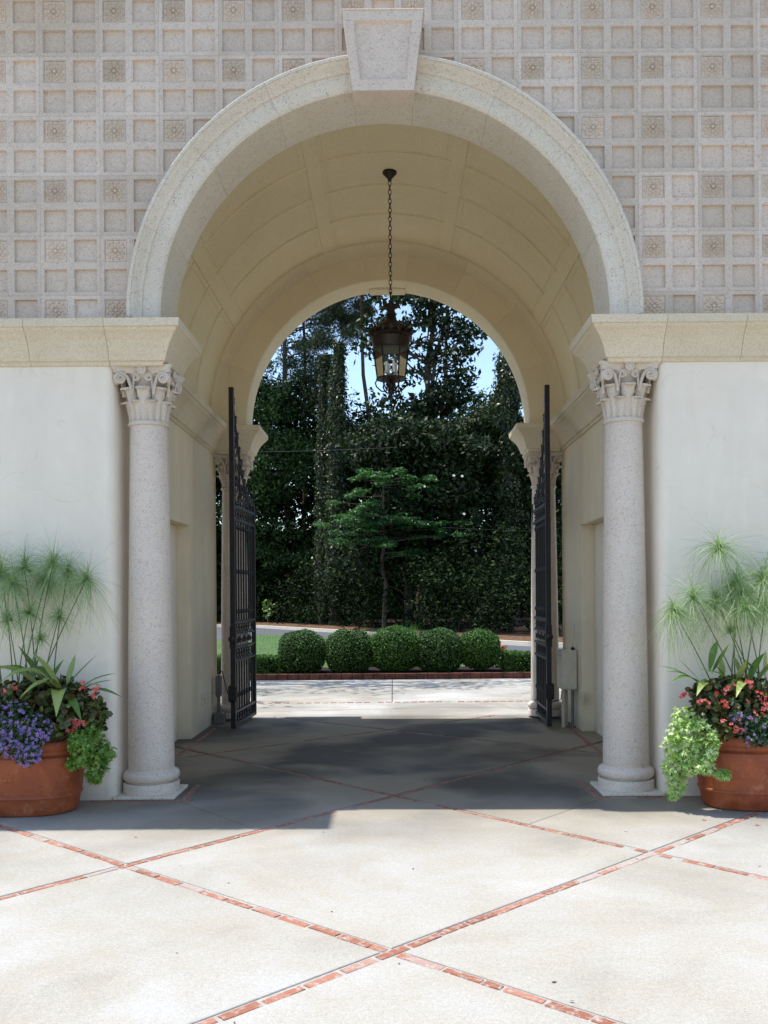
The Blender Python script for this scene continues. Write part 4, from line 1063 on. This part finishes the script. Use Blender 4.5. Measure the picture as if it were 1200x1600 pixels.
ginger((PRX-.15, PY-.03, .5), [(1092,1066,1028,1040,6.85,6.65,.02,.018,0),(1094,1064,1056,1026,6.85,6.8,.0,.020,1),(1092,1068,1040,1050,6.85,6.6,.03,.018,0),(1150,1066,1092,1046,6.8,6.65,.02,.018,0),(1108,1050,1122,1000,6.9,6.9,.03,.020,0),(1112,1052,1140,1005,6.9,6.85,.0,.018,0),(1128,1062,1128,1028,6.9,6.9,.0,.018,1),(1165,1075,1195,1020,6.85,6.8,.03,.028,0),(1175,1075,1230,1030,6.85,6.75,.05,.028,1),(1160,1062,1145,1022,6.95,7.0,.01,.016,1),(1185,1055,1146,1022,6.9,6.75,.02,.022,0),(1110,1070,1088,1088,6.8,6.6,.05,.022,1),(1195,1060,1196,1015,6.9,6.85,.02,.022,1),(1098,1070,1048,1066,6.8,6.58,.05,.018,0),(1140,1070,1108,1032,6.9,6.8,.02,.02,0),(1150,1075,1168,1030,6.85,6.7,.02,.022,1),(1170,1075,1150,1090,6.8,6.58,.07,.024,1),(1200,1080,1230,1085,6.8,6.6,.08,.026,1)],
       'arching green ginger leaves in the right planter, above the red begonias')

def flower_tmpl(n=5, w=.42, cup=.15):
    v = [(0,0,0)]; f = []
    for k in range(n):
        a = 2*math.pi*k/n; b = len(v)
        v += [(math.cos(a-w)*.6, math.sin(a-w)*.6, cup*.7), (math.cos(a)*1.0, math.sin(a)*1.0, cup), (math.cos(a+w)*.6, math.sin(a+w)*.6, cup*.7)]
        f += [(0, b, b+1, b+2)]
    return v, f
FL5 = flower_tmpl(); FL2 = flower_tmpl(4, .6, .35)
def blobs_px(lst):
    return [(tuple(at(px, py, Y)), (rx/F*Y, rd, rz/F*Y)) for px, py, Y, rx, rz, rd in lst]
def flowers(parent, base, mat, blobs, n, size, tmpl, name='flower', cam_bias=.8):
    B = Vector(base)
    for k in range(n):
        c, r = blobs[k % len(blobs)]
        d = rng.normal(size=3); d[1] = -abs(d[1]); d /= np.linalg.norm(d); p = np.array(c)+d*np.array(r)*1.0
        nr = d*.6+np.array([0, -.5, .5])*cam_bias+rng.normal(size=3)*.25
        q = 3 if tmpl is FL2 else 1
        ps = np.array([p+rng.normal(size=3)*size*.45*(q > 1) for _ in range(q)]); ns = np.array([nr+rng.normal(size=3)*.4*(q > 1) for _ in range(q)])
        me = inst_mesh(name, tmpl[0], tmpl[1], ps-np.array(B), frames(ns), np.full(q, size)*rng.uniform(.75, 1.2), mat)
        obj(name, me, parent)
def bedding(name, base, label, cat, group, leaf_blobs, lmat, lsize, lper, ltmpl, fl=None, down=None, up=.5):
    g = empty(name, base, label=label, cat=cat, group=group); B = Vector(base)
    o = cloud('foliage', lmat, [((c[0]-B.x, c[1]-B.y, c[2]-B.z), r) for c, r in leaf_blobs], lsize, lper, g, ltmpl, .35, up, .7, down)
    if fl: flowers(g, base, *fl)
    return g
lb = blobs_px([(60,1100,6.85,45,28,.18),(110,1100,6.85,42,30,.16),(140,1120,6.85,22,28,.12),(95,1128,6.75,45,26,.12),(20,1095,6.9,40,28,.18),(75,1075,7.0,50,16,.14),(-30,1100,6.9,40,30,.18)])
bedding('begonia', (PLX+.1, PY, .5), 'bronze-leaved begonias with a few red flowers in the left planter', 'begonia', 'begonias in the planters', lb, M_bego, .058, 340, LEAFR,
        (M_red, blobs_px([(16,1078,6.7,10,8,.02),(130,1072,6.75,8,6,.02),(152,1083,6.72,6,6,.02),(122,1128,6.66,8,6,.02),(110,1138,6.66,7,5,.02),(-20,1090,6.7,20,20,.02)]), 17, .022, FL2))
rb = blobs_px([(1110,1088,6.85,30,24,.14),(1150,1080,6.85,40,24,.18),(1150,1110,6.78,50,28,.14),(1190,1090,6.85,40,30,.18),(1105,1110,6.75,25,22,.10),(1130,1135,6.70,25,14,.06),(1180,1130,6.70,35,20,.08),(1235,1100,6.85,40,35,.16)])
bedding('begonia', (PRX, PY, .5), 'bronze-leaved begonias crowded with red and pink flowers in the right planter', 'begonia', 'begonias in the planters', rb, M_bego, .052, 380, LEAFR,
        (M_red, blobs_px([(1100,1099,6.62,9,6,.02),(1135,1098,6.62,8,7,.02),(1180,1090,6.64,12,8,.02),(1145,1140,6.58,14,6,.02),(1072,1092,6.7,7,10,.02),(1196,1112,6.62,8,6,.02),(1158,1120,6.6,30,20,.02),(1180,1075,6.68,20,10,.02),(1130,1075,6.7,20,10,.02),(1215,1100,6.66,20,20,.02)]), 44, .018, FL2))
pb = blobs_px([(25,1125,6.66,38,28,.08),(30,1160,6.60,32,26,.06),(45,1178,6.58,20,20,.05),(-20,1140,6.64,36,40,.08),(55,1140,6.62,26,24,.06),(8,1150,6.58,30,34,.05)])
bedding('bacopa', (PLX+.02, PY-.2, .5), 'purple flowering trailing plant spilling over the left planter rim', 'flowering plant', 'purple trailing flowers in the planters', pb, M_lob, .03, 420, LEAFQ,
        (M_purp, pb, 290, .0165, FL5))
pb2 = blobs_px([(1180,1150,6.60,22,18,.06),(1165,1130,6.62,20,14,.05),(1195,1140,6.60,20,24,.06),(1150,1120,6.62,10,8,.04),(1225,1150,6.6,24,24,.06)])
bedding('bacopa', (PRX+.1, PY-.2, .5), 'small purple flowers among dark leaves at the front of the right planter', 'flowering plant', 'purple trailing flowers in the planters', pb2, M_lob, .028, 330, LEAFQ,
        (M_purp, pb2, 60, .0145, FL5))
ib = blobs_px([(135,1140,6.78,22,14,.09),(128,1165,6.70,20,22,.06),(148,1165,6.80,26,26,.08),(152,1190,6.82,18,22,.06),(120,1188,6.72,14,12,.04),(160,1175,6.80,20,16,.05),(148,1208,6.83,12,14,.04),(125,1155,6.66,20,14,.05)])
bedding('ivy', (PLX+.38, PY-.1, .5), 'plain green ivy trailing down the side of the left planter', 'ivy', 'ivy hanging over the planter rims', ib, M_ivyb, .042, 170, IVY, down=.45, up=.6)
ib2 = blobs_px([(1078,1118,6.74,26,16,.09),(1068,1142,6.72,28,22,.08),(1060,1168,6.74,24,24,.07),(1054,1195,6.78,18,22,.05),(1095,1150,6.66,24,28,.05),(1088,1178,6.68,24,20,.05),(1058,1222,6.80,12,22,.04),(1100,1195,6.62,14,12,.03),(1112,1165,6.60,8,24,.03),(1078,1190,6.7,18,20,.05),(1052,1238,6.8,6,6,.02),(1128,1208,6.60,10,4,.015)])
bedding('ivy', (PRX-.38, PY-.1, .5), 'pale variegated ivy cascading down the side of the right planter', 'ivy', 'ivy hanging over the planter rims', ib2, M_ivyv, .046, 170, IVY, down=.45, up=.75)
for px, py in ((1100,1282),(1183,1290)):
    q = gnd(px, py); me = inst_mesh('fallen_petal', FL5[0], FL5[1], np.array([[0,0,.006]]), frames(np.array([[0,.1,1.]])), np.array([.022]), M_red)
    o = obj('fallen_petal', me, None, q); tag(o, 'fallen red begonia bloom on the concrete %s' % ('left of the right planter base' if px < 1150 else 'just in front of the right planter'), 'flower')

# ---------------------------------------------------------------- boxwood balls and hedges
def core_mesh(R, name):
    mb = MB(); prof = [(max(.001, R*math.sin(a)), -R*math.cos(a)) for a in [math.pi*i/8 for i in range(9)]]; mb.lathe(prof, 12, caps=False); return mb
M_core = simple('inner_twigs', (.012,.02,.008), .95, 0, .5, 20, .5, .1)
def ball(px, ty, wpx, label, mat):
    Y = 18.45; c = at(px, ty, Y); R = wpx/2/F*Y; zc = c.z-R*.98
    g = empty('boxwood_ball', (c.x, Y, .05), label=label, cat='boxwood', group='clipped boxwood balls beyond the arch')
    core_mesh(R*.9, 'x').build('twig_core', M_core, g, loc=(0, 0, zc-.05))
    n = 9000; d = rng.normal(size=(n, 3)); d /= np.linalg.norm(d, axis=1)[:, None]
    lump = 1+.035*np.sin(d[:, 0]*7+px)+.03*np.sin(d[:, 0]*3+px*1.7)*np.cos(d[:, 2]*4+px)*np.sin(d[:, 2]*6+1)+.025*np.sin(d[:, 1]*11+d[:, 0]*9)
    P = d*((np.abs(d)**2.9).sum(1)**(-1/2.9))[:, None]**.8*(R*lump*(1-.16*rng.random(n)**2))[:, None]*np.array([1, 1, .98]); P[:, 2] += zc-.05; k = P[:, 2] > .0; P = P[k]; d = d[k]
    obj('foliage', inst_mesh('foliage', *LEAFR, P, frames(d*.8+rng.normal(size=d.shape)*.75+np.array([0,0,.2])), rng.uniform(.022, .042, len(P)), mat), g)
    MB().tube([(0,0,0),(0,0,zc-.05)], .03, 6).build('trunk', M_bark, g)
ball(472, 985, 71, 'clipped boxwood ball, leftmost of the row of five behind the brick kerb', M_box1)
ball(544, 984, 72, 'clipped boxwood ball second from the left in the row of five', M_box1)
ball(617, 979, 73, 'clipped boxwood ball in the middle of the row of five', M_box2)
ball(686, 982, 72, 'clipped boxwood ball second from the right in the row of five', M_box1)
ball(749, 984, 62, 'smaller clipped boxwood ball, rightmost of the row of five, beside the low hedge', M_box2)
def hedge(x0, x1, h, label):
    Y = 18.45; g = empty('low_hedge', ((x0+x1)/2, Y, .05), label=label, cat='hedge', group='low clipped hedges flanking the boxwood balls')
    w = (x1-x0)/2; MB().box((-w+.05, -.22, 0), (w-.05, .22, h-.06)).build('twig_core', M_core, g)
    n = int(9000*w); P = rng.uniform(-1, 1, (n, 3)); ax = rng.choice(3, n, p=[.15, .5, .35]); sg = np.sign(rng.random(n)-.5); 
    P[np.arange(n), ax] = sg*(1-.12*rng.random(n)); d = np.zeros((n, 3)); d[np.arange(n), ax] = sg
    P = P*np.array([w, .28, h/2])*(1+.03*np.sin(P[:, :1]*9*w)); P[:, 2] += h/2; k = P[:, 2] > .02; P = P[k]; d = d[k]
    obj('foliage', inst_mesh('foliage', *LEAFR, P, frames(d*.8+rng.normal(size=d.shape)*.7), rng.uniform(.022, .042, len(P)), M_box2), g)
hedge(-6.5, -2.22, .36, 'low clipped hedge to the left of the boxwood balls, before the lawn')
hedge(2.2, 6.5, .40, 'low clipped hedge to the right of the boxwood balls')
def tuft(px, py, Y, R, hh, label, cat, n=500):
    c = at(px, py, Y); g = empty('grassy_shrub', (c.x, Y, .02), label=label, cat=cat, group='loose grassy shrubs behind the boxwood'); mb = MB(); 
    v = []; f = []
    for k in range(n):
        a = random.uniform(0, 6.283); r = R*random.random()**.5; lean = random.uniform(.1, .6)*r/R+.1; h = hh*random.uniform(.7, 1.08)*(1-.35*(r/R)**2); b = Vector((r*.7*math.cos(a), r*.7*math.sin(a), 0)); w = .008
        s = Vector((-math.sin(a), math.cos(a), 0))*w; m1 = b+Vector((math.cos(a)*lean*.25, math.sin(a)*lean*.25, h*.65)); t_ = b+Vector((math.cos(a)*lean*.7, math.sin(a)*lean*.7, h))
        i = len(v); v += [b-s, b+s, m1+s, m1-s, t_]; f += [(i, i+1, i+2, i+3), (i+3, i+2, i+4)]
    mb.add(v, f); mb.build('foliage', M_bright, g)
tuft(577, 980, 20.6, .42, .88, 'loose bright green shrub behind the gap between the second and third boxwood balls', 'shrub')
tuft(638, 974, 20.4, .40, .98, 'loose bright green shrub behind the third and fourth boxwood balls', 'shrub')
# orange flowers beside the right hedge
c = gnd(782, 1045); fl = empty('orange_flowers', (at(781,1010,19.3).x, 19.3, 0), label='small clump of orange flowers between the last boxwood ball and right hedge', cat='flowers')
b_ = at(781, 1012, 19.3); cloud('foliage', M_lob, [((0,0,.28),(.14,.1,.26))], .06, 260, fl, LEAFR)
flowers(fl, (b_.x, 19.3, 0), M_oran, [(tuple(at(783,1011,19.2)), (.12,.05,.06))], 14, .045, FL5); 
# far seedling on the straw bank
sd = at(418, 960, 48.5); o = empty('seedling_tree', (sd.x, 48.5, .2), label='pale-leaved seedling standing on the pine straw bank at left', cat='sapling')
MB().tube([(0,0,0),(.05,0,.5),(0,0,1.1)], .02, 5).build('trunk', M_pale, o)
cloud('crown', M_ivyv, [((0,0,.55),(.32,.2,.3)), ((.02,0,.95),(.3,.2,.22))], .17, 32, o, LEAFR, up=.9)
# lawn grass blades
n = 16000; gx = rng.uniform(-12, 6, n); gy = rng.uniform(19.7, 37, n); lim = np.interp(gx, [q.x for q in ne], [q.y for q in ne])-.3; k = gy < lim
me = inst_mesh('grass', [(0,-.08,0),(0,.08,0),(.35,0,1)], [(0,1,2)], np.stack([gx, gy, np.zeros(n)], 1)[k], frames(np.stack([rng.normal(size=n)*.2, rng.normal(size=n)*.2, np.ones(n)], 1)[k]), rng.uniform(.04, .07, k.sum()), M_bright)
tag(obj('grass', me), 'short mown grass of the sunlit lawn beyond the boxwood', 'grass', kind='stuff')

# small litter blown over the paving
n = 46; P = np.stack([rng.uniform(-2.4, 2.4, n), rng.uniform(3.3, 11, n), np.full(n, .004)], 1)
o = obj('leaf_litter', inst_mesh('leaf_litter', *LEAFQ, P, frames(np.stack([rng.normal(size=n)*.15, rng.normal(size=n)*.15, np.ones(n)], 1)), rng.uniform(.012, .032, n), M_straw)); tag(o, 'scattered bits of dry leaf and pine needle on the paving', 'leaf litter', kind='stuff')
# ================================================================ TREES
def limb(mb, a, b, r0, r1, n=7, wob=.06, seed=0):
    r = random.Random(seed); a, b = Vector(a), Vector(b); L = (b-a).length; pts = []
    for k in range(n):
        t = k/(n-1); p = a.lerp(b, t)
        if 0 < k < n-1: p += Vector((r.uniform(-1,1), r.uniform(-1,1), r.uniform(-.5,.5)))*wob*L*.5
        pts.append(p)
    mb.tube(pts, [r0+(r1-r0)*k/(n-1) for k in range(n)], 7); return pts
def tree(name, base, H, r, lean, label, cat, crowns, leaf_mat, size, per, bark=M_bark, tmpl=LEAFQ, group=None, shell=.3, up=.35, out=.6, rnd=.9, down=None, nl=14, fork=None, kind_leaf='crown', clump=(.5, .9), nb=None):
    """crowns: (centre, radii, number of clumps) relative to base"""
    g = empty(name, base, label=label, cat=cat, group=group); seed = int(abs(base[0])*97+base[1]*13)
    rr = random.Random(seed); top = Vector((lean[0], lean[1], H)); mb = MB(); tp = limb(mb, (0,0,-.3), top, r, r*.3, 10, .02, seed)
    if fork: limb(mb, (0,0,fork[0]), fork[1], r*.7, r*.2, 8, .03, seed+1)
    B = []
    for c, rad, n in crowns:
        for k in range(n):
            p, _ = ell_pts(1, c, rad, .15); s = rr.uniform(*clump); B.append((tuple(p[0]), (s*1.25, s*1.25, s*.72)))
    rr.shuffle(B)
    for k, (c, s) in enumerate(B[:nl]):
        cz = min(max(c[2]-rr.uniform(.4, 1.6), .3), H*.96); t = cz/H; st = Vector((lean[0]*t, lean[1]*t, cz)); limb(mb, st, c, r*.34*(1-t*.5), .02, 6, .10, seed+k*3)
    mb.build('trunk', bark, g)
    cloud(kind_leaf, leaf_mat, B, size, per, g, tmpl, shell, up, out, down, rnd=rnd)
    return g
def base_at(px, Y, z=.4): q = at(px, 930, Y); return (q.x, Y, z)
def rel(base, px, py, Y=None):
    Y = Y or base[1]; q = at(px, py, Y); return (q.x-base[0], Y-base[1], q.z-base[2])
def px2(base, n): return n/F*base[1]
def crown(base, lst):
    return [(rel(base, px, py, base[1]+dy), (px2(base, rx), rd, px2(base, ry)), n) for px, py, dy, rx, ry, rd, n in lst]

M_pin2 = leafm('sunlit_pine_needle', [(.03,.055,.02),(.06,.09,.035),(.10,.13,.055),(.14,.15,.08)], .6, .2, .3)
GW = 'trees of the wood beyond the road'
# left broadleaf mass
b = base_at(392, 51); tree('broadleaf_tree', b, 9.5, .18, (.3,0), 'leafy mid-green tree filling the left side of the far arch', 'tree',
    crown(b, [(410,640,0,45,60,1.6,34),(420,730,0,55,60,1.6,40),(400,820,0,50,60,1.5,30),(455,700,.5,30,50,1.2,14),(380,560,0,40,50,1.5,24),(450,860,0,60,50,1.4,20)]), M_mid, .19, 170, group=GW)
# pine with thick dark trunk
b = base_at(450, 54); tree('pine_tree', b, 18, .30, (.1,0), 'tall pine with a thick dark trunk seen through the left of the arch', 'tree',
    crown(b, [(520,505,0,50,40,1.6,30),(480,560,0,40,34,1.4,14),(545,480,1,45,24,1.6,18),(450,400,0,70,40,2,20),(420,480,0,30,30,1.2,8)]), M_pin2, .17, 420, group=GW, tmpl=([(0,-.09,0),(1,-.03,-.05),(1,.03,-.05),(0,.09,0)], [(0,1,2,3)]), nl=16, shell=.0, rnd=1.2, clump=(.35,.7))
# pale-limbed tree
b = base_at(507, 56); tree('pale_tree', b, 14.5, .12, (-.5,0), 'slim tree with bare pale grey limbs left of the ivy trunks', 'tree',
    crown(b, [(490,600,0,40,50,1.4,14),(520,650,0,30,50,1.4,14),(470,520,0,40,40,1.4,9)]), M_need, .18, 150, M_pale, group=GW, nl=14, shell=.1)
# ivy covered trunks
def ivy_trunk(px, Y, pts, r, label, n=9000, side=None):
    b = base_at(px, Y); g = empty('ivy_clad_tree', b, label=label, cat='tree', group='tree trunks wrapped in ivy')
    P = [Vector(rel(b, *p)) for p in pts]; mb = MB(); mb.tube([Vector((P[0].x, 0, -.3))]+P, [r*1.1]+[r*(1-.45*i/(len(P)-1)) for i in range(len(P))], 9); mb.build('trunk', M_bark, g)
    seg = np.array([list(p) for p in P]); t = rng.random(n)*(len(P)-1); i = t.astype(int); fr = (t-i)[:, None]; c = seg[i]*(1-fr)+seg[np.minimum(i+1, len(P)-1)]*fr
    a = rng.random(n)*6.283; d = np.stack([np.cos(a), np.sin(a), rng.normal(size=n)*.2], 1); lump = 1.0+.9*np.abs(np.sin(c[:, 2]*1.3+a+px))*np.abs(np.sin(c[:, 2]*.55+px))+1.0*rng.random(n)**4
    Rr = r*(1-.35*t/(len(P)-1))*lump; obj('ivy', inst_mesh('ivy', *LEAFQ, c+d*Rr[:, None], frames(d+rng.normal(size=d.shape)*.6, down=.4), rng.uniform(.11, .2, n), M_ivyd), g)
    return g
ivy_trunk(503, 45, [(503,930),(503,800),(505,700),(506,600),(508,555)], .2, 'dark ivy-wrapped trunk, left one of the pair below the pines')
ivy_trunk(527, 44, [(522,930),(523,800),(524,700),(527,600),(530,535)], .27, 'ivy-wrapped trunk with yellowish leaves, right one of the pair', 12000)
ivy_trunk(800, 40, [(798,930),(795,800),(792,720),(790,650),(794,600),(797,555)], .40, 'broken-off trunk wrapped in bright ivy against the sky at right', 14000)
# tall magnolia behind the lantern: two stems, open crown with sky gaps
b = base_at(652, 44); tree('magnolia_tree', b, 18, .24, (.9,0), 'tall open-crowned magnolia with two dark stems behind the lantern', 'tree',
    crown(b, [(650,480,0,60,28,1.6,16),(700,490,0,46,36,1.5,18),(728,530,0,22,40,1.2,10),(690,580,0,50,45,1.5,19),(650,650,0,60,28,1.6,24),(600,640,0,40,34,1.4,10),(640,550,0,50,50,1.5,12),(712,625,0,34,26,1.4,18),(585,520,0,35,50,1.3,12)]), M_dark, .30, 42, group=GW, fork=(4, rel(b, 700, 440)), nl=50, shell=.2, clump=(.38, .7))
# lower glossy magnolia masses
b = base_at(640, 40); g = tree('magnolia_tree', b, 8.5, .2, (0,0), 'dense dark glossy magnolia in the middle, dotted with white blossoms', 'tree',
    crown(b, [(640,700,0,70,40,1.8,60),(700,720,0,60,50,1.8,60),(590,700,0,40,36,1.5,26),(680,800,-.3,80,60,1.6,60),(620,860,0,80,60,1.4,40)]), M_dark, .22, 160, group=GW)
for px, py in ((709,743),(722,744),(663,760),(725,803),(743,861),(770,878)):
    c = rel(b, px, py, 37.6); me = inst_mesh('blossom', *FL5, np.zeros((2,3)), frames(np.array([[0,-1,.5],[.3,-1,.7]])), np.array([.075,.06]), M_white); obj('blossom', me, g, c)
b = base_at(775, 41); tree('evergreen_tree', b, 8.5, .2, (0,0), 'dark dense evergreen at the right of the far arch, under the ivy trunk', 'tree',
    crown(b, [(760,700,0,50,50,1.6,46),(810,700,0,40,50,1.6,34),(780,800,0,70,70,1.6,60),(850,760,0,40,80,1.6,34),(765,672,0,26,20,1.2,10),(880,700,0,50,60,1.5,24)]), M_dark, .19, 170, group=GW)
b = base_at(745, 43); tree('broadleaf_tree', b, 8.4, .14, (0,0), 'small bright green tree tip beside the ivy trunk, right of the magnolia', 'tree',
    crown(b, [(764,640,0,20,14,1,10),(745,662,0,30,20,1,14)]), M_mid, .17, 150, group=GW)
M_hem = leafm('hemlock_spray', [(.028,.085,.028),(.045,.13,.045),(.075,.18,.06),(.12,.24,.08)], .5, .25)
# conifer with drooping bright sprays in flat layers
b = base_at(600, 38.5); g = empty('hemlock_tree', b, label='low conifer with layered bright green sprays in the centre of the wood', cat='tree', group=GW)
mb = MB(); limb(mb, (0,0,-.3), (0,0,6.2), .12, .03, 8, .03, 5)
BL = []
for (px, py, rx, n, sl_) in ((590,748,50,18,-.02),(648,752,34,9,.12),(560,800,36,16,-.22),(575,818,58,26,-.12),(640,812,52,24,.10),(540,842,26,10,-.3),(690,830,26,8,.3),(640,862,34,9,.2),(600,842,40,12,0),(660,775,26,6,.25),(545,775,24,5,-.3)):
    for k in range(n):
        x = px+random.gauss(0, rx*.52); y = py+(x-px)*sl_+random.gauss(0, 7); c = rel(b, x, y, 38.5+random.uniform(-1.6, .8)); BL.append((c, (random.uniform(.22,.42), .34, random.uniform(.05,.13))))
        if k % 3 == 0: limb(mb, (0, 0, max(.5, c[2]-.1)), c, .03, .008, 5, .08, k)
mb.build('trunk', M_bark, g)
cloud('crown', M_hem, BL, .13, 110, g, ([(0,-.12,0),(.6,-.16,-.05),(1,0,-.25),(.6,.16,-.05),(0,.12,0)], [(0,1,2,3,4)]), .1, 1.6, .2, rnd=.45)
# tall pines whose high canopy shades the wood floor
for i, (px, Y, lx, lb) in enumerate(((470,55,.4,'slim dark pine trunk deep in the wood, behind the ivy pair'), (578,53,-.3,'slim dark pine trunk in the wood, seen left of the lantern'), (690,54,.5,'slim pine trunk in the wood right of the lantern'), (330,52,0,'tall pine behind the left far column'), (860,52,0,'tall pine behind the right far column'))):
    b = base_at(px, Y); tree('pine_tree', b, 21, .2, (lx,0), lb, 'tree', [((-1,-6,19.8),(4.2,6.5,1.4),34), ((-4,-1,20.5),(4,5,1.5),24), ((2,2,22),(3,3,1.5),12)] if px > 600 else [((0,0,20.8),(2.2,2.2,1.2),14)], M_need, .42, 90, group='tall pines over the wood', nl=14, clump=(.9,1.5))
# more trees to the sides, behind walls and columns
for i, (px, Y, H, lb) in enumerate(((250,53,13,'dark tree standing left of the arch view, behind the left passage wall'), (130,54,15,'tall dark tree far to the left behind the gatehouse'), (960,43,12,'dark tree right of the arch view, behind the right passage wall'), (1090,46,12,'dark tree far to the right behind the gatehouse'))):
    b = base_at(px, Y); tree('evergreen_tree', b, H, .25, (0,0), lb, 'tree', [((0,0,H*.35),(3.0,1.6,H*.33),60), ((0,0,H*.72),(2.4,1.6,H*.28),40)], M_dark if i % 2 else M_mid, .26, 95, group=GW, nl=8)
# yard tree standing by the drive, left of the arch, whose boughs shade the drive
b = (-9.6, 17.9, 0); tree('yard_tree', b, 12, .28, (.6,0), 'tall thin-crowned tree beside the drive, mostly hidden behind the left wall', 'tree',
    [((4.6,-.9,9.6),(3.6,1.3,.8),26), ((8.2,-.6,9.4),(3.0,1.0,.6),12), ((3.2,-3.0,9.8),(1.6,1.0,.6),6)], M_mid, .16, 70, nl=26, clump=(.35,.6))

# understory and the closed wood behind
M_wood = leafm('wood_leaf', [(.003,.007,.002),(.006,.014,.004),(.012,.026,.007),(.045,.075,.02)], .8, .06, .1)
BL = []
for k in range(860):
    px = rng.uniform(150, 1060); Y = rng.uniform(50, 60); topz = 1.6+(930-(605 if px < 490 else (650 if px < 600 else (680 if px < 740 else 660))))/F*Y
    q = at(px, 930, Y); BL.append(((q.x, Y, rng.uniform(.8, topz)), (1.3, .9, 1.0)))
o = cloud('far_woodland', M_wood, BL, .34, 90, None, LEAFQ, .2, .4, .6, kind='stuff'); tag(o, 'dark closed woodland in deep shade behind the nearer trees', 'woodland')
BL = []
fx = [q.x for q in fe]; fy = [q.y for q in fe]
for k in range(420):
    x = rng.uniform(-13, 12); Y = np.interp(x, fx, fy)+rng.uniform(2.4, 8); BL.append(((x, Y, rng.uniform(.3, 1.2+.45*(Y-np.interp(x, fx, fy)))), (.7, .6, .6)))
o = cloud('undergrowth', M_wood, BL, .17, 130, None, LEAFQ, .3, .5, .6, kind='stuff'); tag(o, 'low dark undergrowth at the edge of the wood behind the straw bank', 'undergrowth')
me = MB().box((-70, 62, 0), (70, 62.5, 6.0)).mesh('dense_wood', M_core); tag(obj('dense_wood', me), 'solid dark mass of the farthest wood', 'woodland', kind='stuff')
BL = []
for k in range(150):
    px = rng.uniform(340, 640); q = at(px, 930, 57); BL.append(((q.x, rng.uniform(56, 60), rng.uniform(7, 1.6+(930-(600 if px < 500 else 670))/F*57)), (1.0, .8, .9)))
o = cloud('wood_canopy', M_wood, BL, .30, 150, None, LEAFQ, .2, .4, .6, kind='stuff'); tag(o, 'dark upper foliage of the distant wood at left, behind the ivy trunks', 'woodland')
for (x0, y0, x1, y1, Y, lb) in ((300,690,620,699,34,'thin overhead cable crossing the leaves left of centre'), (690,824,1000,821,34,'thin overhead cable crossing the dark trees at right')):
    a, c = at(x0, y0, Y), at(x1, y1, Y); a.x -= 6 if x0 < 500 else 0; c.x += 6 if x0 > 500 else 0
    pts = [a.lerp(c, k/16)+Vector((0,0,-.25*math.sin(math.pi*k/16))) for k in range(17)]
    tag(MB().tube(pts, .006, 5).build('overhead_cable', M_rubber), lb, 'cable')
